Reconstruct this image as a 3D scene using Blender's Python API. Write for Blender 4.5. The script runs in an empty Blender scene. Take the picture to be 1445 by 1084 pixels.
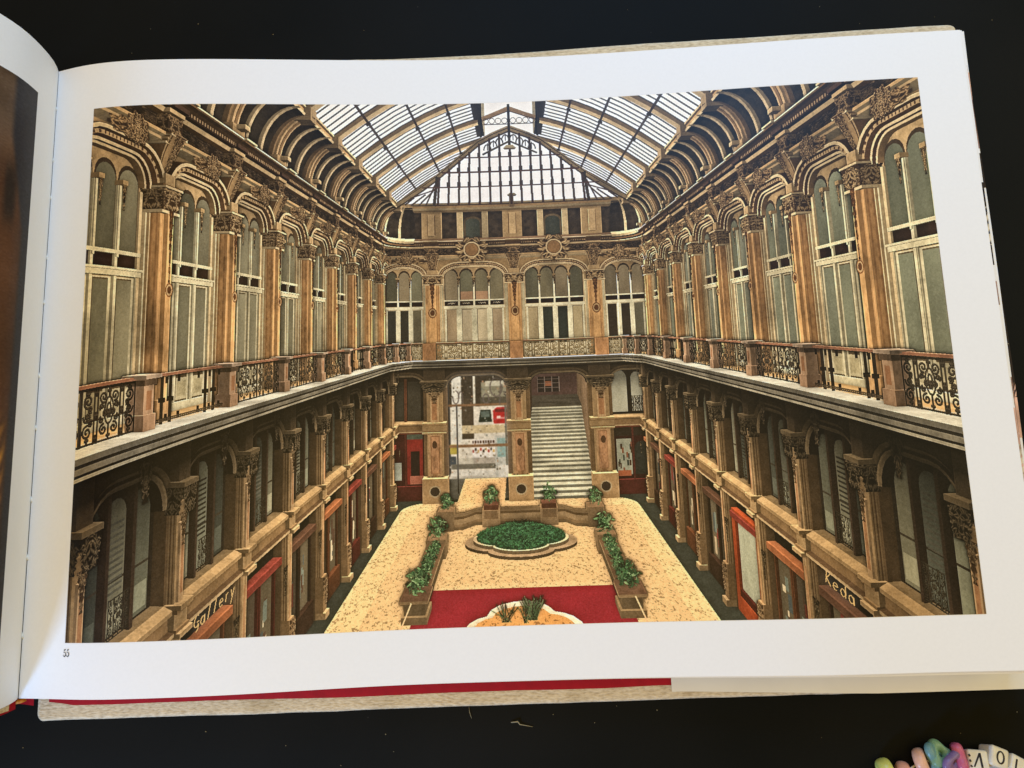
# Open photo book on a black table with a few pastel beads beside it (Blender 4.5, self-contained)
import bpy, bmesh, math, random
import numpy as np
from mathutils import Vector, Matrix
random.seed(4)
scene = bpy.context.scene
COL = scene.collection
# ---- the printed picture: a tiny z-buffer renderer draws a glass-roofed gallery in numpy ----
import numpy as np
def gallery_print(PH=1100):
    U0, V0, UA = .806, .545, 1.596
    W, H = int(PH*UA), PH
    rng = np.random.default_rng(7)
    gx = (np.arange(W)+.5)/PH-U0
    gy = 1-(np.arange(H)+.5)/PH-V0
    zb = np.zeros((H, W), np.float32); za = zb.copy()   # za: depth without the open ironwork
    col = np.zeros((H, W, 3), np.float32)
    nrm = np.zeros((H, W, 3), np.float32); nrm[..., 1] = -1
    mat = np.zeros((H, W), np.uint8)
    A = np.array
    def lin(c): return (A(c, float)/255)**2.2
    STONE, GLASS, SKY, IRON, MARB, FLOOR, CARPET, LEAF, DARK, FLAT = range(1, 11)
    # ---------- polygon filler ----------
    def fill(P, c, m=STONE, tex=None, cull=False, bias=0.0):
        P = np.asarray(P, float)
        if P[:, 1].min() < .3:
            out = []
            for i in range(len(P)):
                a, b = P[i-1], P[i]
                if (a[1] >= .3) != (b[1] >= .3): out.append(a+(b-a)*(.3-a[1])/(b[1]-a[1]))
                if b[1] >= .3: out.append(b)
            if len(out) < 3: return
            P = A(out)
        n = np.cross(P, np.roll(P, -1, 0)).sum(0)
        l = np.sqrt(n@n)
        if l < 1e-12: return
        n = n/l; c0 = n@P[0]
        if cull and c0 > 0: return
        if c0 > 0: n = -n; c0 = -c0
        if c0 > -1e-5: return
        x = P[:, 0]/P[:, 1]; y = P[:, 2]/P[:, 1]
        px = (x+U0)*PH; py = (1-V0-y)*PH
        i0 = max(int(px.min()), 0); i1 = min(int(px.max())+2, W); j0 = max(int(py.min()), 0); j1 = min(int(py.max())+2, H)
        if i0 >= i1 or j0 >= j1: return
        X = gx[i0:i1][None, :]; Y = gy[j0:j1][:, None]
        inside = np.zeros((j1-j0, i1-i0), bool)
        for k in range(len(x)):
            xa, ya, xb, yb = x[k-1], y[k-1], x[k], y[k]
            if ya == yb: continue
            r = (ya > Y[:, 0]) != (yb > Y[:, 0])
            if not r.any(): continue
            xs = xa+(Y[r, 0]-ya)*(xb-xa)/(yb-ya)
            inside[r] ^= X < xs[:, None]
        iz = (n[0]*X+n[1]+n[2]*Y)/c0
        inside &= iz*(1+bias) > zb[j0:j1, i0:i1]
        if not inside.any(): return
        nn = n
        if tex is not None:
            O, eu, ev, hm, mk, c2 = tex
            jj, ii = np.nonzero(inside)
            d = 1/iz[jj, ii]
            Q = np.stack([X[0, ii]*d, d, Y[jj, 0]*d], -1)-O
            s = (Q@eu)/(eu@eu); t = (Q@ev)/(ev@ev)
            th, tw = hm.shape
            a = np.clip((s*tw).astype(int), 0, tw-1); b = np.clip(((1-t)*th).astype(int), 0, th-1)
            if mk is not None:
                k = mk[b, a]; jj, ii, a, b = jj[k], ii[k], a[k], b[k]
            v = hm[b, a][:, None]**1.5
            gh = hm[b, np.minimum(a+1, tw-1)]-hm[b, np.maximum(a-1, 0)]
            gv = hm[np.maximum(b-1, 0), a]-hm[np.minimum(b+1, th-1), a]
            N = n[None]-2.2*(gh[:, None]*eu/np.sqrt(eu@eu)+gv[:, None]*ev/np.sqrt(ev@ev))
            N /= np.sqrt((N*N).sum(1))[:, None]
            jj += j0; ii += i0
            zb[jj, ii] = iz[jj-j0, ii-i0]
            if m != IRON: za[jj, ii] = zb[jj, ii]
            mat[jj, ii] = m; nrm[jj, ii] = N
            col[jj, ii] = lin(c2)*(1-v)+lin(c)*v
            return
        sl = (slice(j0, j1), slice(i0, i1))
        zb[sl][inside] = iz[inside]
        if m != IRON: za[sl][inside] = iz[inside]
        col[sl][inside] = lin(c); nrm[sl][inside] = nn; mat[sl][inside] = m
    # ---------- frames ----------
    YB = 4.0
    class Fr:
        def __init__(s, k, o=0.): s.k = k; s.o = 1-o
        def p(s, a, h, d):
            if s.k == 'L': return (d-s.o, a, h)
            if s.k == 'R': return (s.o-d, a, h)
            return (a, YB-d, h)
    L, R, B = Fr('L'), Fr('R'), Fr('B'); L2, R2 = Fr('L', .082), Fr('R', .082)
    def quad(f, a0, a1, h0, h1, d, c, m=STONE): fill([f.p(a0, h0, d), f.p(a1, h0, d), f.p(a1, h1, d), f.p(a0, h1, d)], c, m)
    def sh(c, k): return tuple(min(255, x*k) for x in c)
    def box(f, a0, a1, h0, h1, d0, d1, c, m=STONE, cs=None):
        cs = cs or sh(c, .88)
        p = f.p
        fill([p(a0, h0, d1), p(a1, h0, d1), p(a1, h1, d1), p(a0, h1, d1)], c, m)
        if f.k == 'B':
            for a in (a0, a1):
                if (a < 0) == (a == a1): fill([p(a, h0, d0), p(a, h0, d1), p(a, h1, d1), p(a, h1, d0)], cs, m)
        else: fill([p(a0, h0, d0), p(a0, h0, d1), p(a0, h1, d1), p(a0, h1, d0)], cs, m)
        if h1 < 0: fill([p(a0, h1, d0), p(a1, h1, d0), p(a1, h1, d1), p(a0, h1, d1)], sh(c, 1.06), m)
        if h0 > 0: fill([p(a0, h0, d0), p(a1, h0, d0), p(a1, h0, d1), p(a0, h0, d1)], sh(c, .7), m)
    def sweep(f, a0, a1, prof, cols, m=STONE):
        for (ha, da), (hb, db), c in zip(prof, prof[1:], cols):
            fill([f.p(a0, ha, da), f.p(a1, ha, da), f.p(a1, hb, db), f.p(a0, hb, db)], c, m)
    def ppoly(f, pts, d, c, m=STONE): fill([f.p(a, h, d) for a, h in pts], c, m)
    def basket(al, ar, h0, h1, rx, o=0, n=7):
        t = np.linspace(0, np.pi/2, n); rz = h1-h0
        lft = [(al+rx-(rx+o)*np.cos(x), h0+(rz+o)*np.sin(x)) for x in t]
        rgt = [(ar-rx+(rx+o)*np.cos(x), h0+(rz+o)*np.sin(x)) for x in t[::-1]]
        return lft+rgt
    def ring(f, al, ar, h0, h1, rx, rings, m=STONE):   # rings: (o0,o1,d0,d1,c)
        for o0, o1, d0, d1, c in rings:
            a = basket(al, ar, h0, h1, rx, o0); b = basket(al, ar, h0, h1, rx, o1)
            for k in range(len(a)-1):
                fill([f.p(*a[k], d0), f.p(*a[k+1], d0), f.p(*b[k+1], d1), f.p(*b[k], d1)], c, m)
                if c == CREAM2 and d0 == d1 and o1-o0 > .008:
                    pa, pb, qa, qb = (A(v) for v in (a[k], a[k+1], b[k], b[k+1]))
                    nb = max(1, int(np.hypot(*(pb-pa))/.012))
                    for i in range(nb):
                        t0, t1 = (i+.15)/nb, (i+.62)/nb
                        q = [pa+(pb-pa)*t0, pa+(pb-pa)*t1, qa+(qb-qa)*t1, qa+(qb-qa)*t0]; mid = sum(q)/4
                        ppoly(f, [mid+(v-mid)*.8 for v in q], d0+.001, (78, 54, 36))
    def lancet(a0, a1, h0, hs, n=9):
        r = (a1-a0)/2
        t = np.linspace(0, np.pi, n)
        return [(a0, h0), (a1, h0)]+[((a0+a1)/2+r*np.cos(x), hs+r*1.15*np.sin(x)) for x in t]
    def rod(p, q, w, c, m=IRON):                        # a camera-facing strip of world width w
        p, q = A(p, float), A(q, float)
        e = np.cross(q-p, (p+q)/2); e *= w/2/np.sqrt(e@e)
        fill([p-e, p+e, q+e, q-e], c, m, bias=.002)
    # ---------- carved tiles ----------
    yy, xx = np.mgrid[0:96, 0:96]/96.
    def blur(a, r):
        k = 2*r+1
        for ax in (0, 1):
            pad = [(0, 0)]*a.ndim; pad[ax] = (r+1, r)
            s = np.cumsum(np.pad(a, pad, mode='edge'), axis=ax, dtype=np.float64)
            n = a.shape[ax]
            hi = np.take(s, range(k, k+n), ax); lo = np.take(s, range(0, n), ax)
            a = ((hi-lo)/k).astype(np.float32)
        return a
    def carved(seed, n, size, leaf=True):
        r = np.random.default_rng(seed); h = np.zeros((96, 96))
        for i in range(n):
            cx, cy = r.uniform(.05, .5), r.uniform(.04, .96); a = r.uniform(0, np.pi); sa, sb = size*r.uniform(.7, 1.6), size*r.uniform(.3, .7)
            for mx in (cx, 1-cx):
                aa = a if mx == cx else np.pi-a
                dx, dy = xx-mx, yy-cy
                u = dx*np.cos(aa)+dy*np.sin(aa); v = -dx*np.sin(aa)+dy*np.cos(aa)
                g = 1-(u/sa)**2-(v/sb)**2
                lobe = np.sqrt(np.clip(g, 0, 1))*(.55+.45*r.random())
                if leaf: lobe *= .75+.25*np.cos(v/sb*5)
                h = np.maximum(h, lobe)
        return (h/h.max()).astype(np.float32)
    T = [carved(3+i, 46, .085) for i in range(5)]
    Tf = [carved(30+i, 170, .04) for i in range(3)]
    capmask = (np.abs(xx-.5) < .30+.20*(1-yy)**.7+.03*np.sin(yy*34))
    drop = (np.abs(xx-.5) < (.12+.36*(1-yy)**1.5)+.05*np.sin(yy*40))
    vase = np.abs(xx-.5) < .20+.26*(1-yy)**1.6
    clus = ((xx-.5)**2/.24+(yy-.5)**2/.22 < 1+.25*np.sin(np.arctan2(yy-.5, xx-.5)*9))
    def tq(O, eu, ev, c, c2, hm, mk=None, m=STONE):
        O, eu, ev = A(O, float), A(eu, float), A(ev, float)
        fill([O, O+eu, O+eu+ev, O+ev], c, m, tex=(O, eu, ev, hm, mk, c2))
    def carve(f, a0, a1, h0, h1, d, c, c2, hm, mk=None, m=STONE):
        o = A(f.p(a0, h0, d)); tq(o, A(f.p(a1, h0, d))-o, A(f.p(a0, h1, d))-o, c, c2, hm, mk, m)
    def carvebox(f, a0, a1, h0, h1, d0, d1, c, c2, hm, mk=None):
        carve(f, a0, a1, h0, h1, d1, c, c2, hm, mk)
        if f.k != 'B':
            o = A(f.p(a0, h0, d0)); tq(o, A(f.p(a0, h0, d1))-o, A(f.p(a0, h1, d0))-o, sh(c, .9), c2, hm, mk)
    # ironwork panel mask
    Hm, Wm = 160, 224
    Y2, X2 = np.mgrid[0:Hm, 0:Wm]; X2 = X2/Hm; Y2 = 1-Y2/Hm; asp = Wm/Hm
    dist = np.full((Hm, Wm), 9.)
    def stroke(pts, w):
        nonlocal dist
        for (x0, y0), (x1, y1) in zip(pts, pts[1:]):
            vx, vy = x1-x0, y1-y0; l = vx*vx+vy*vy+1e-12
            t = np.clip(((X2-x0)*vx+(Y2-y0)*vy)/l, 0, 1)
            dist = np.minimum(dist, np.hypot(X2-x0-t*vx, Y2-y0-t*vy)-w)
    def spiral(cx, cy, r, a0, turns, mir, n=22):
        t = np.linspace(0, 1, n); an = a0+turns*2*np.pi*t; rr = r*(1-.8*t)
        for s in ((1, -1) if mir else (1,)):
            x = cx+rr*np.cos(an); stroke(list(zip(asp/2+s*(x-asp/2), cy+rr*np.sin(an))), .022)
    def panel_mask():
        nonlocal dist
        dist = np.full((Hm, Wm), 9.); m2 = asp/2
        for y in (.03, .97): stroke([(0, y), (asp, y)], .02)
        for x in (.02, .33, .42): 
            stroke([(x, 0), (x, 1)], .022); stroke([(asp-x, 0), (asp-x, 1)], .022)
        t = np.linspace(0, 2*np.pi, 26)
        stroke([(m2+.11*np.cos(a), .55+.24*np.sin(a)) for a in t], .02)
        stroke([(m2+.05*np.cos(a), .55+.13*np.sin(a)) for a in t], .02)
        for cx, cy, r, a0, tn in ((.57, .22, .10, 1.5, 1.3), (.56, .80, .10, -1.5, -1.3), (.60, .50, .07, 0, 1.2), (.17, .24, .12, 1.6, 1.4), (.18, .77, .12, -1.6, -1.4), (.17, .5, .1, 3, 1.2), (.52,.40,.06,2,1.1), (.52,.63,.06,4,-1.1), (.25,.38,.06,1,1.2),(.24,.63,.06,5,-1.2)):
            spiral(cx, cy, r, a0, tn, True)
        for x in (m2, .17, asp-.17, .375, asp-.375):
            for y in (.1, .5, .9): stroke([(x-.03, y), (x+.03, y)], .03); stroke([(x, y-.05), (x, y+.05)], .025)
        stroke([(m2, .03), (m2, .3)], .02); stroke([(m2, .8), (m2, .97)], .02)
        return dist < 0, np.clip(-dist/.025, 0, 1).astype(np.float32)**.5
    scroll_mask, scroll_h = panel_mask()
    # ---------- colours ----------
    CREAM, CREAM2 = (206, 178, 126), (182, 148, 98)
    TAN, BROWN, DBR = (186, 146, 92), (112, 82, 50), (58, 43, 30)
    ORA, ORA2 = (216, 162, 98), (202, 148, 88)
    FRM = FR0 = (204, 190, 144)
    gl = {'L': [(112, 106, 80), (104, 100, 76), (118, 112, 86)], 'R': [(106, 108, 86), (112, 113, 92), (100, 102, 80)], 'B': [(126, 116, 84), (112, 108, 80), (138, 122, 90)]}
    PY = [1.455+.335*i for i in range(-2, 8)]
    # ---------- upper storey ----------
    def opening(f, al, ar, n, lower=None):
        """wall opening between al and ar with n lancet lights over doors"""
        quad(f, al-.03, ar+.03, -.228, .56, 0, CREAM2)
        box(f, al, ar, -.228, -.205, 0, .012, FR0)
        w = (ar-al)/n
        FRM = FR0 if f.k != 'B' else (242, 232, 184)
        for i in range(n):
            a0, a1 = al+i*w, al+(i+1)*w; g = w*(.075 if f.k != 'B' else .10)
            G = gl[f.k][rng.integers(3)]
            ppoly(f, lancet(a0+g*.4, a1-g*.4, .212, .408), .003, (64, 50, 34), STONE)
            ppoly(f, lancet(a0+g, a1-g, .218, .40), .004, sh(G, .92*rng.uniform(.80, 1.18)), GLASS)
            quad(f, a0+g*.6, a1-g*.6, .176, .208, .004, (44, 30, 24), DARK)
            quad(f, a0, a1, -.205, .150, .0025, FRM); quad(f, a0+w*.17, a1-w*.17, -.205, .146, .003, (92, 76, 52), STONE)
            c = lower[i] if lower else sh(G, 1.08*rng.uniform(.82, 1.16))
            quad(f, a0+w*.19, a1-w*.19, -.125, .142, .004, c, GLASS); quad(f, a0+w*.19, a1-w*.19, -.20, -.135, .004, (184, 170, 126)); quad(f, a0+w*.26, a1-w*.26, -.19, -.145, .0045, (166, 152, 110))
            for a in (a0+g*.5, a1-g*.5): box(f, a-g*.35, a+g*.35, -.205, .158, 0, .008, FRM)
        for i in range(n+1):
            a = al+i*w
            box(f, a-w*.055, a+w*.055, -.2, .39, 0, .010, FRM if i % n else CREAM)
            if 0 < i < n:
                box(f, a-w*.04, a+w*.04, .20, .39, .006, .014, FRM)
                carve(f, a-w*.12, a+w*.12, .32, .395, .024, (176, 142, 92), (40, 30, 20), T[i % 5], drop); box(f, a-w*.11, a+w*.11, .388, .40, .0, .026, (166, 134, 86))
        for h0, h1, d in ((.152, .166, .018), (.166, .172, .024), (.208, .218, .014)): box(f, al, ar, h0, h1, 0, d, FRM)
        # spandrel skin with the arch cut out
        top = .475
        ar_ = basket(al, ar, .40, top, .06 if f.k != 'B' else .13)
        ppoly(f, [(al-.04, .40), (al-.04, .57), (ar+.04, .57), (ar+.04, .40)]+ar_[::-1], .012, (166, 132, 84))
        rr = .06 if f.k != 'B' else .13
        for a in (al, ar): pass
        ring(f, al, ar, .40, top, rr, [(-.004, -.004, .0, .02, (150, 116, 74)), (-.004, .003, .02, .02, CREAM), (.003, .003, .02, .03, (96, 66, 44)), (.003, .011, .03, .03, CREAM), (.011, .016, .022, .022, (70, 46, 32)), (.0155, .0155, .022, .042, (120, 84, 54)), (.016, .026, .042, .042, CREAM2), (.026, .030, .034, .034, (72, 48, 34)), (.030, .030, .034, .05, BROWN), (.030, .040, .05, .05, CREAM), (.040, .045, .05, .02, (60, 42, 28))])
    def pilaster(f, a, w, deep=.05, rosette=True):
        z0, z1 = -.228, .345
        box(f, a-w*1.45, a+w*1.45, z0, z1, 0, deep*.35, FRM, cs=CREAM)
        for s in (-1.25, 1.1): box(f, a+w*s, a+w*(s+.12), z0, z1, 0, deep*.5, CREAM, cs=CREAM2)
        box(f, a-w, a+w, z0, z1, 0, deep, ORA, MARB, cs=ORA2)
        for s in (-.98, -.72, .62, .9): quad(f, a+w*s, a+w*(s+.07), z0+.02, z1, deep+.001, (178, 126, 76), MARB)
        box(f, a-w*.45, a+w*.45, z0+.05, z1-.01, deep, deep*1.25, sh(ORA, 1.06), MARB, cs=ORA2)
        if f.k != 'B':
            for s in (.2, .5, .8):
                o = f.p(a-w, z0, deep*s); e = f.p(a-w, z0, deep*(s+.09))
                fill([A(o)-(0, .001, 0), A(e)-(0, .001, 0), A(e)+(0, -.001, z1-z0), A(o)+(0, -.001, z1-z0)], (174, 124, 74), MARB)
        box(f, a-w*1.2, a+w*1.2, z0, z0+.05, 0, deep*1.3, sh(ORA, .9), MARB, cs=ORA2)
        # hanging drop and medallion
        carve(f, a-w*.4, a+w*.4, .14, .345, deep*1.28, (150, 104, 58), (70, 44, 26), Tf[0], drop)
        t = np.linspace(0, 2*np.pi, 14)
        for r, c in ((.62, (120, 74, 40)), (.5, CREAM2), (.34, (96, 60, 34))): ppoly(f, [(a+w*r*np.cos(x), .12+w*r*1.3*np.sin(x)) for x in t], deep*1.3+.001*(1-r), c)
        # capital
        box(f, a-w*1.5, a+w*1.5, .335, .343, 0, deep*1.25, CREAM)
        carvebox(f, a-w*1.5, a+w*1.5, .343, .405, 0, deep*1.3, (204, 166, 110), (58, 42, 28), T[rng.integers(5)], capmask)
        carvebox(f, a-w*1.3, a+w*1.3, .343, .40, 0, deep*1.2, (182, 144, 92), (58, 42, 28), Tf[1])
        box(f, a-w*1.5, a+w*1.5, .405, .411, 0, deep*1.4, CREAM); box(f, a-w*1.3, a+w*1.3, .411, .418, 0, deep*1.2, BROWN)
        box(f, a-w*.8, a+w*.8, .418, .45, 0, deep*1.15, CREAM2)
        # console widening upwards
        for k in range(6):
            t0, t1 = k/6, (k+1)/6
            wa, wb = w*(.62+.80*t0**1.6), w*(.62+.80*t1**1.6)
            ha, hb = .45+.115*t0, .45+.115*t1; da, db = deep*(.7+.9*t0**2), deep*(.7+.9*t1**2)
            p = f.p
            fill([p(a-wa, ha, da), p(a+wa, ha, da), p(a+wb, hb, db), p(a-wb, hb, db)], CREAM2)
            fill([p(a-wa*.84, ha, da+.001), p(a+wa*.84, ha, da+.001), p(a+wb*.84, hb, db+.001), p(a-wb*.84, hb, db+.001)], (84, 60, 38)); fill([p(a-wa*.72, ha, da+.002), p(a+wa*.72, ha, da+.002), p(a+wb*.72, hb, db+.002), p(a-wb*.72, hb, db+.002)], (170, 134, 86))
            if f.k != 'B': fill([p(a-wa, ha, 0), p(a-wa, ha, da), p(a-wb, hb, db), p(a-wb, hb, 0)], BROWN)
        o = A(f.p(a-w*.95, .453, deep*.74+.003)); tq(o, A(f.p(a+w*.95, .453, deep*.74+.003))-o, A(f.p(a-w*.95, .562, deep*1.6+.003))-o, (200, 160, 104), (62, 44, 30), Tf[2], vase)
    def entab(f, a0, a1, seg=None):
        sweep(f, a0, a1, [(.535, .02), (.545, .05), (.553, .05), (.557, .062), (.566, .062), (.570, .03)], [CREAM, CREAM2, CREAM, TAN, DBR])
        o = A(f.p(a0, .57, .03)); e1 = A(f.p(a1, .57, .03))-o
        n = max(1, int(round(np.sqrt(e1@e1)/.34)))
        for k in range(n): tq(o+e1*k/n, e1/n, A(f.p(a0, .622, .034))-A(f.p(a0, .57, .03)), (112, 88, 60), (38, 30, 24), Tf[k % 3])
        sweep(f, a0, a1, [(.622, .034), (.626, .052), (.638, .058), (.641, .07), (.655, .072), (.659, .088), (.664, .098), (.668, .101), (.673, .101), (.70, .055)], [BROWN, (204, 170, 116), DBR, (52, 38, 28), BROWN, (84, 62, 42), (120, 92, 60), (226, 200, 152), (92, 70, 48)])
        ln = np.sqrt(e1@e1); nd = int(ln/.0135)
        for k in range(nd):
            a = a0+(a1-a0)*(k+.2)/nd; b = a0+(a1-a0)*(k+.75)/nd
            quad(f, a, b, .644, .655, .0745, (150, 118, 78))
    def entab_break(f, a, w):
        carvebox(f, a-w*.9, a+w*.9, .57, .622, .02, .065, (168, 132, 86), (48, 36, 26), T[2])
        for h0, h1, d, c in ((.535, .541, .062, CREAM), (.546, .552, .068, CREAM2), (.557, .566, .078, CREAM), (.626, .638, .070, CREAM2), (.641, .655, .082, (72, 52, 38)), (.659, .664, .106, BROWN), (.667, .674, .112, CREAM)): box(f, a-w*.95, a+w*.95, h0, h1, 0, d, c, cs=sh(c, .8))
    def cartouche(f, a, h, s):
        carve(f, a-s*1.5, a+s*1.5, h-s*.5, h+s*.55, .058, (184, 144, 92), (52, 38, 26), T[3], clus)
        carve(f, a-s*.8, a+s*.8, h-s*.9, h+s*.9, .08, (200, 160, 104), (56, 40, 28), Tf[2], clus)
    for f in (L, R):
        quad(f, .3, YB, -.228, .70, -.004, CREAM2)
        for i, y in enumerate(PY):
            pilaster(f, y, .025)
            e = y+.335
            if i == len(PY)-1: e = YB+.02
            opening(f, y+.044, e-.044, 3)
            cartouche(f, (y+e)/2, .525, .05)
        entab(f, .3, 3.78)
        for y in PY: entab_break(f, y, .036)
    # back wall upper
    quad(B, -1, 1, -.228, .70, -.004, CREAM2); quad(B, -.98, .98, -.228, -.135, .03, (236, 220, 170), FLAT)
    BX = (-.616, 0., .604)
    for x in BX: pilaster(B, x, .05, .05)
    blind = [(170, 146, 108), (196, 178, 138), (200, 182, 140), (180, 156, 118)]
    doors = [(188, 166, 120), (52, 58, 48), (48, 54, 46), (184, 164, 118)]
    opening(B, BX[0]+.078, BX[1]-.078, 4, blind)
    for i in range(4):
        wq = (BX[1]-BX[0]-.156)/4; a0 = BX[0]+.078+wq*i
        P = [(a0+wq*(.25+.5*k/9), YB-.006, .184+.014*abs(np.sin(k*1.9+i))) for k in range(10)]
        for p_, q_ in zip(P, P[1:]): rod(p_, q_, .0035, (206, 190, 150), FLAT)
        if i in (1, 2): quad(B, a0+wq*.1, a0+wq*.9, .218, .285, .0045, (168, 128, 92), GLASS)
    opening(B, BX[1]+.078, BX[2]-.078, 4, doors)
    opening(B, -.98, BX[0]-.078, 3, [(62, 62, 52), (56, 54, 44), (108, 100, 74)])
    opening(B, BX[2]+.078, .98, 3, [(64, 54, 40), (60, 50, 38), (112, 106, 82)])
    entab(B, -.98, .98)
    for x in BX: entab_break(B, x, .06)
    for x in (-.308, .302):
        carve(B, x-.13, x+.13, .49, .70, .12, (196, 160, 106), (60, 44, 30), T[4], clus)
        t = np.linspace(0, 2*np.pi, 20)
        for r, c, d in ((.062, CREAM, .13), (.052, BROWN, .131), (.046, (150, 110, 66), .132)): ppoly(B, [(x+r*np.cos(a), .595+r*np.sin(a)) for a in t], d, c)
    for x in (-.80, .79): cartouche(B, x, .55, .06); carve(B, x-.17, x+.17, .50, .55, .06, (180, 144, 92), (60, 44, 30), T[2], clus)
    # rounded corner of the cornice
    for s in (-1, 1):
        for k in range(8):
            t0, t1 = k/8*np.pi/2, (k+1)/8*np.pi/2
            def cp(t, h, d, R0=.26): return (s*(1-R0+(R0-d)*np.cos(t)), YB-R0+(R0-d)*np.sin(t), h)
            pr = [(.622, .03), (.628, .06), (.634, .06), (.640, .08), (.652, .08), (.656, .1), (.668, .105), (.672, .105), (.70, .06)]
            for (ha, da), (hb, db), c in zip(pr, pr[1:], [TAN, CREAM, DBR, BROWN, DBR, CREAM, CREAM2, CREAM]):
                fill([cp(t0, ha, da), cp(t1, ha, da), cp(t1, hb, db), cp(t0, hb, db)], c)
            # coved attic above it
            cv = [(.70, .03), (.78, .035), (.85, .06), (.90, .11), (.925, .15)]
            for (ha, da), (hb, db) in zip(cv, cv[1:]): fill([cp(t0, ha, da), cp(t1, ha, da), cp(t1, hb, db), cp(t0, hb, db)], (52, 44, 34), DARK)
            fill([cp(t0, .915, .13), cp(t1, .915, .13), cp(t1, .957, .145), cp(t0, .957, .145)], CREAM2)
            fill([cp(t0, .935, .128), cp(t1, .935, .128), cp(t1, .95, .125), cp(t0, .95, .125)], BROWN)
            fill([cp(t0, .915, .03), cp(t1, .915, .03), cp(t1, .915, .15), cp(t0, .915, .15)], CREAM2)
            if k in (2, 5):
                for (ha, da), (hb, db) in zip(cv, cv[1:]): fill([cp(t0, ha, da+.012), cp(t0+.09, ha, da+.012), cp(t0+.09, hb, db+.012), cp(t0, hb, db+.012)], CREAM)
    # ---------- coved vault with ribs ----------
    def cove(f, a0, a1, lift, c, m):
        t = np.linspace(0, np.pi/2, 9)
        pr = [(.70+.205*np.sin(x), .02+.145*(1-np.cos(x))) for x in t]
        for (ha, da), (hb, db) in zip(pr, pr[1:]):
            p = f.p
            fill([p(a0, ha, da+lift), p(a1, ha, da+lift), p(a1, hb, db+lift), p(a0, hb, db+lift)], c, m)
            if lift: fill([p(a0, ha, da), p(a0, ha, da+lift), p(a0, hb, db+lift), p(a0, hb, db)], sh(c, .8), m)
    for f in (L, R):
        cove(f, .3, 3.75, 0, (44, 38, 30), DARK)
        for y in PY:
            cove(f, y-.032, y+.032, .018, (128, 100, 66), STONE); cove(f, y-.020, y+.020, .028, (176, 142, 96), STONE); cove(f, y-.007, y+.007, .031, (120, 92, 60), STONE)
            box(f, y-.038, y+.038, .70, .732, .0, .065, (160, 128, 84)); box(f, y-.016, y+.016, .715, .732, .06, .095, (176, 146, 100))
            for k in (1, 2): cove(f, y+.335*k/3-.008, y+.335*k/3+.008, .014, (182, 156, 112), STONE)
            # node on the ring
            box(f, y-.03, y+.03, .885, .945, .12, .19, (150, 124, 86))
        sweep(f, .3, 3.78, [(.905, .14), (.905, .165), (.914, .17), (.92, .162), (.935, .162), (.94, .17), (.95, .17)], [CREAM2, CREAM, BROWN, TAN, BROWN, CREAM])
    # back lunettes
    quad(B, -.78, .78, .70, .925, .0, (66, 54, 40), DARK)
    for x in (-.616, 0, .604):
        box(B, x-.075, x+.075, .70, .915, 0, .05, CREAM2); box(B, x-.025, x+.025, .72, .89, .05, .062, (206, 170, 116))
        quad(B, x-.03, x+.03, .725, .885, .051, BROWN)
    for x0, x1 in ((-.54, -.08), (.08, .53)):
        w = x1-x0
        for fr in (.30, .72): box(B, x0+w*fr-.022, x0+w*fr+.022, .70, .915, 0, .04, CREAM)
        xc = x0+w*.51; ppoly(B, [(xc-.07, .71), (xc-.07, .84)]+[(xc-.07*np.cos(a), .84+.04*np.sin(a)) for a in np.linspace(0, np.pi, 8)]+[(xc+.07, .71)], .004, (112, 92, 62)); ppoly(B, [(xc-.055, .71), (xc-.055, .83)]+[(xc-.055*np.cos(a), .83+.035*np.sin(a)) for a in np.linspace(0, np.pi, 8)]+[(xc+.055, .71)], .006, (70, 74, 60), GLASS)
    sweep(B, -.745, .745, [(.912, .03), (.912, .12), (.925, .13), (.928, .115), (.945, .115), (.95, .13), (.96, .14)], [CREAM2, CREAM, BROWN, TAN, BROWN, CREAM])
    # ---------- glass roof ----------
    XR, XL, ZR, YC, YL = .845, .19, .945, 3.77, 3.40
    def roof(t, y, s, lift=0): return (s*(XR+(XL-XR)*t), y, ZR+(XR-XL)*(.86*t-.29*t*t)-lift)
    ZL = roof(1, 1, 1)[2]
    HP = A([(.572, .785, 3.80), (.60, .803, 3.76), (.634, .826, 3.72), (.662, .847, 3.68), (.705, .884, 3.56), (.745, .918, 3.46), (.775, .934, 3.41), (.806, .947, 3.40)])
    hv = lambda du: np.interp(-abs(du), HP[:, 0]-U0, HP[:, 1])-V0
    tt_ = np.linspace(0, 1, 41)
    def tend(y):
        if y <= YL: return 1.
        ok = [t for t in tt_ if (lambda p: p[2]/p[1] >= hv(p[0]/p[1]))(roof(t, y, 1))]
        return max(ok) if ok else 0.
    ts = np.linspace(0, 1, 11)
    for s in (-1, 1):
        for t0, t1 in zip(ts, ts[1:]): fill([roof(t0, .9, s), roof(t0, YL, s), roof(t1, YL, s), roof(t1, .9, s)], (250, 250, 246), SKY)
        for y in np.arange(YL, YC, .01):
            tt = np.linspace(0, tend(y), 6)
            for t0, t1 in zip(tt, tt[1:]): fill([roof(t0, y, s), roof(t0, y+.011, s), roof(t1, y+.011, s), roof(t1, y, s)], (250, 250, 246), SKY)
        for y in np.arange(.95, YC-.01, .335/7):
            tt = np.linspace(0, tend(y), 6)
            for t0, t1 in zip(tt, tt[1:]): rod(roof(t0, y, s, .006), roof(t1, y, s, .006), .0062, (88, 78, 68))
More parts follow.
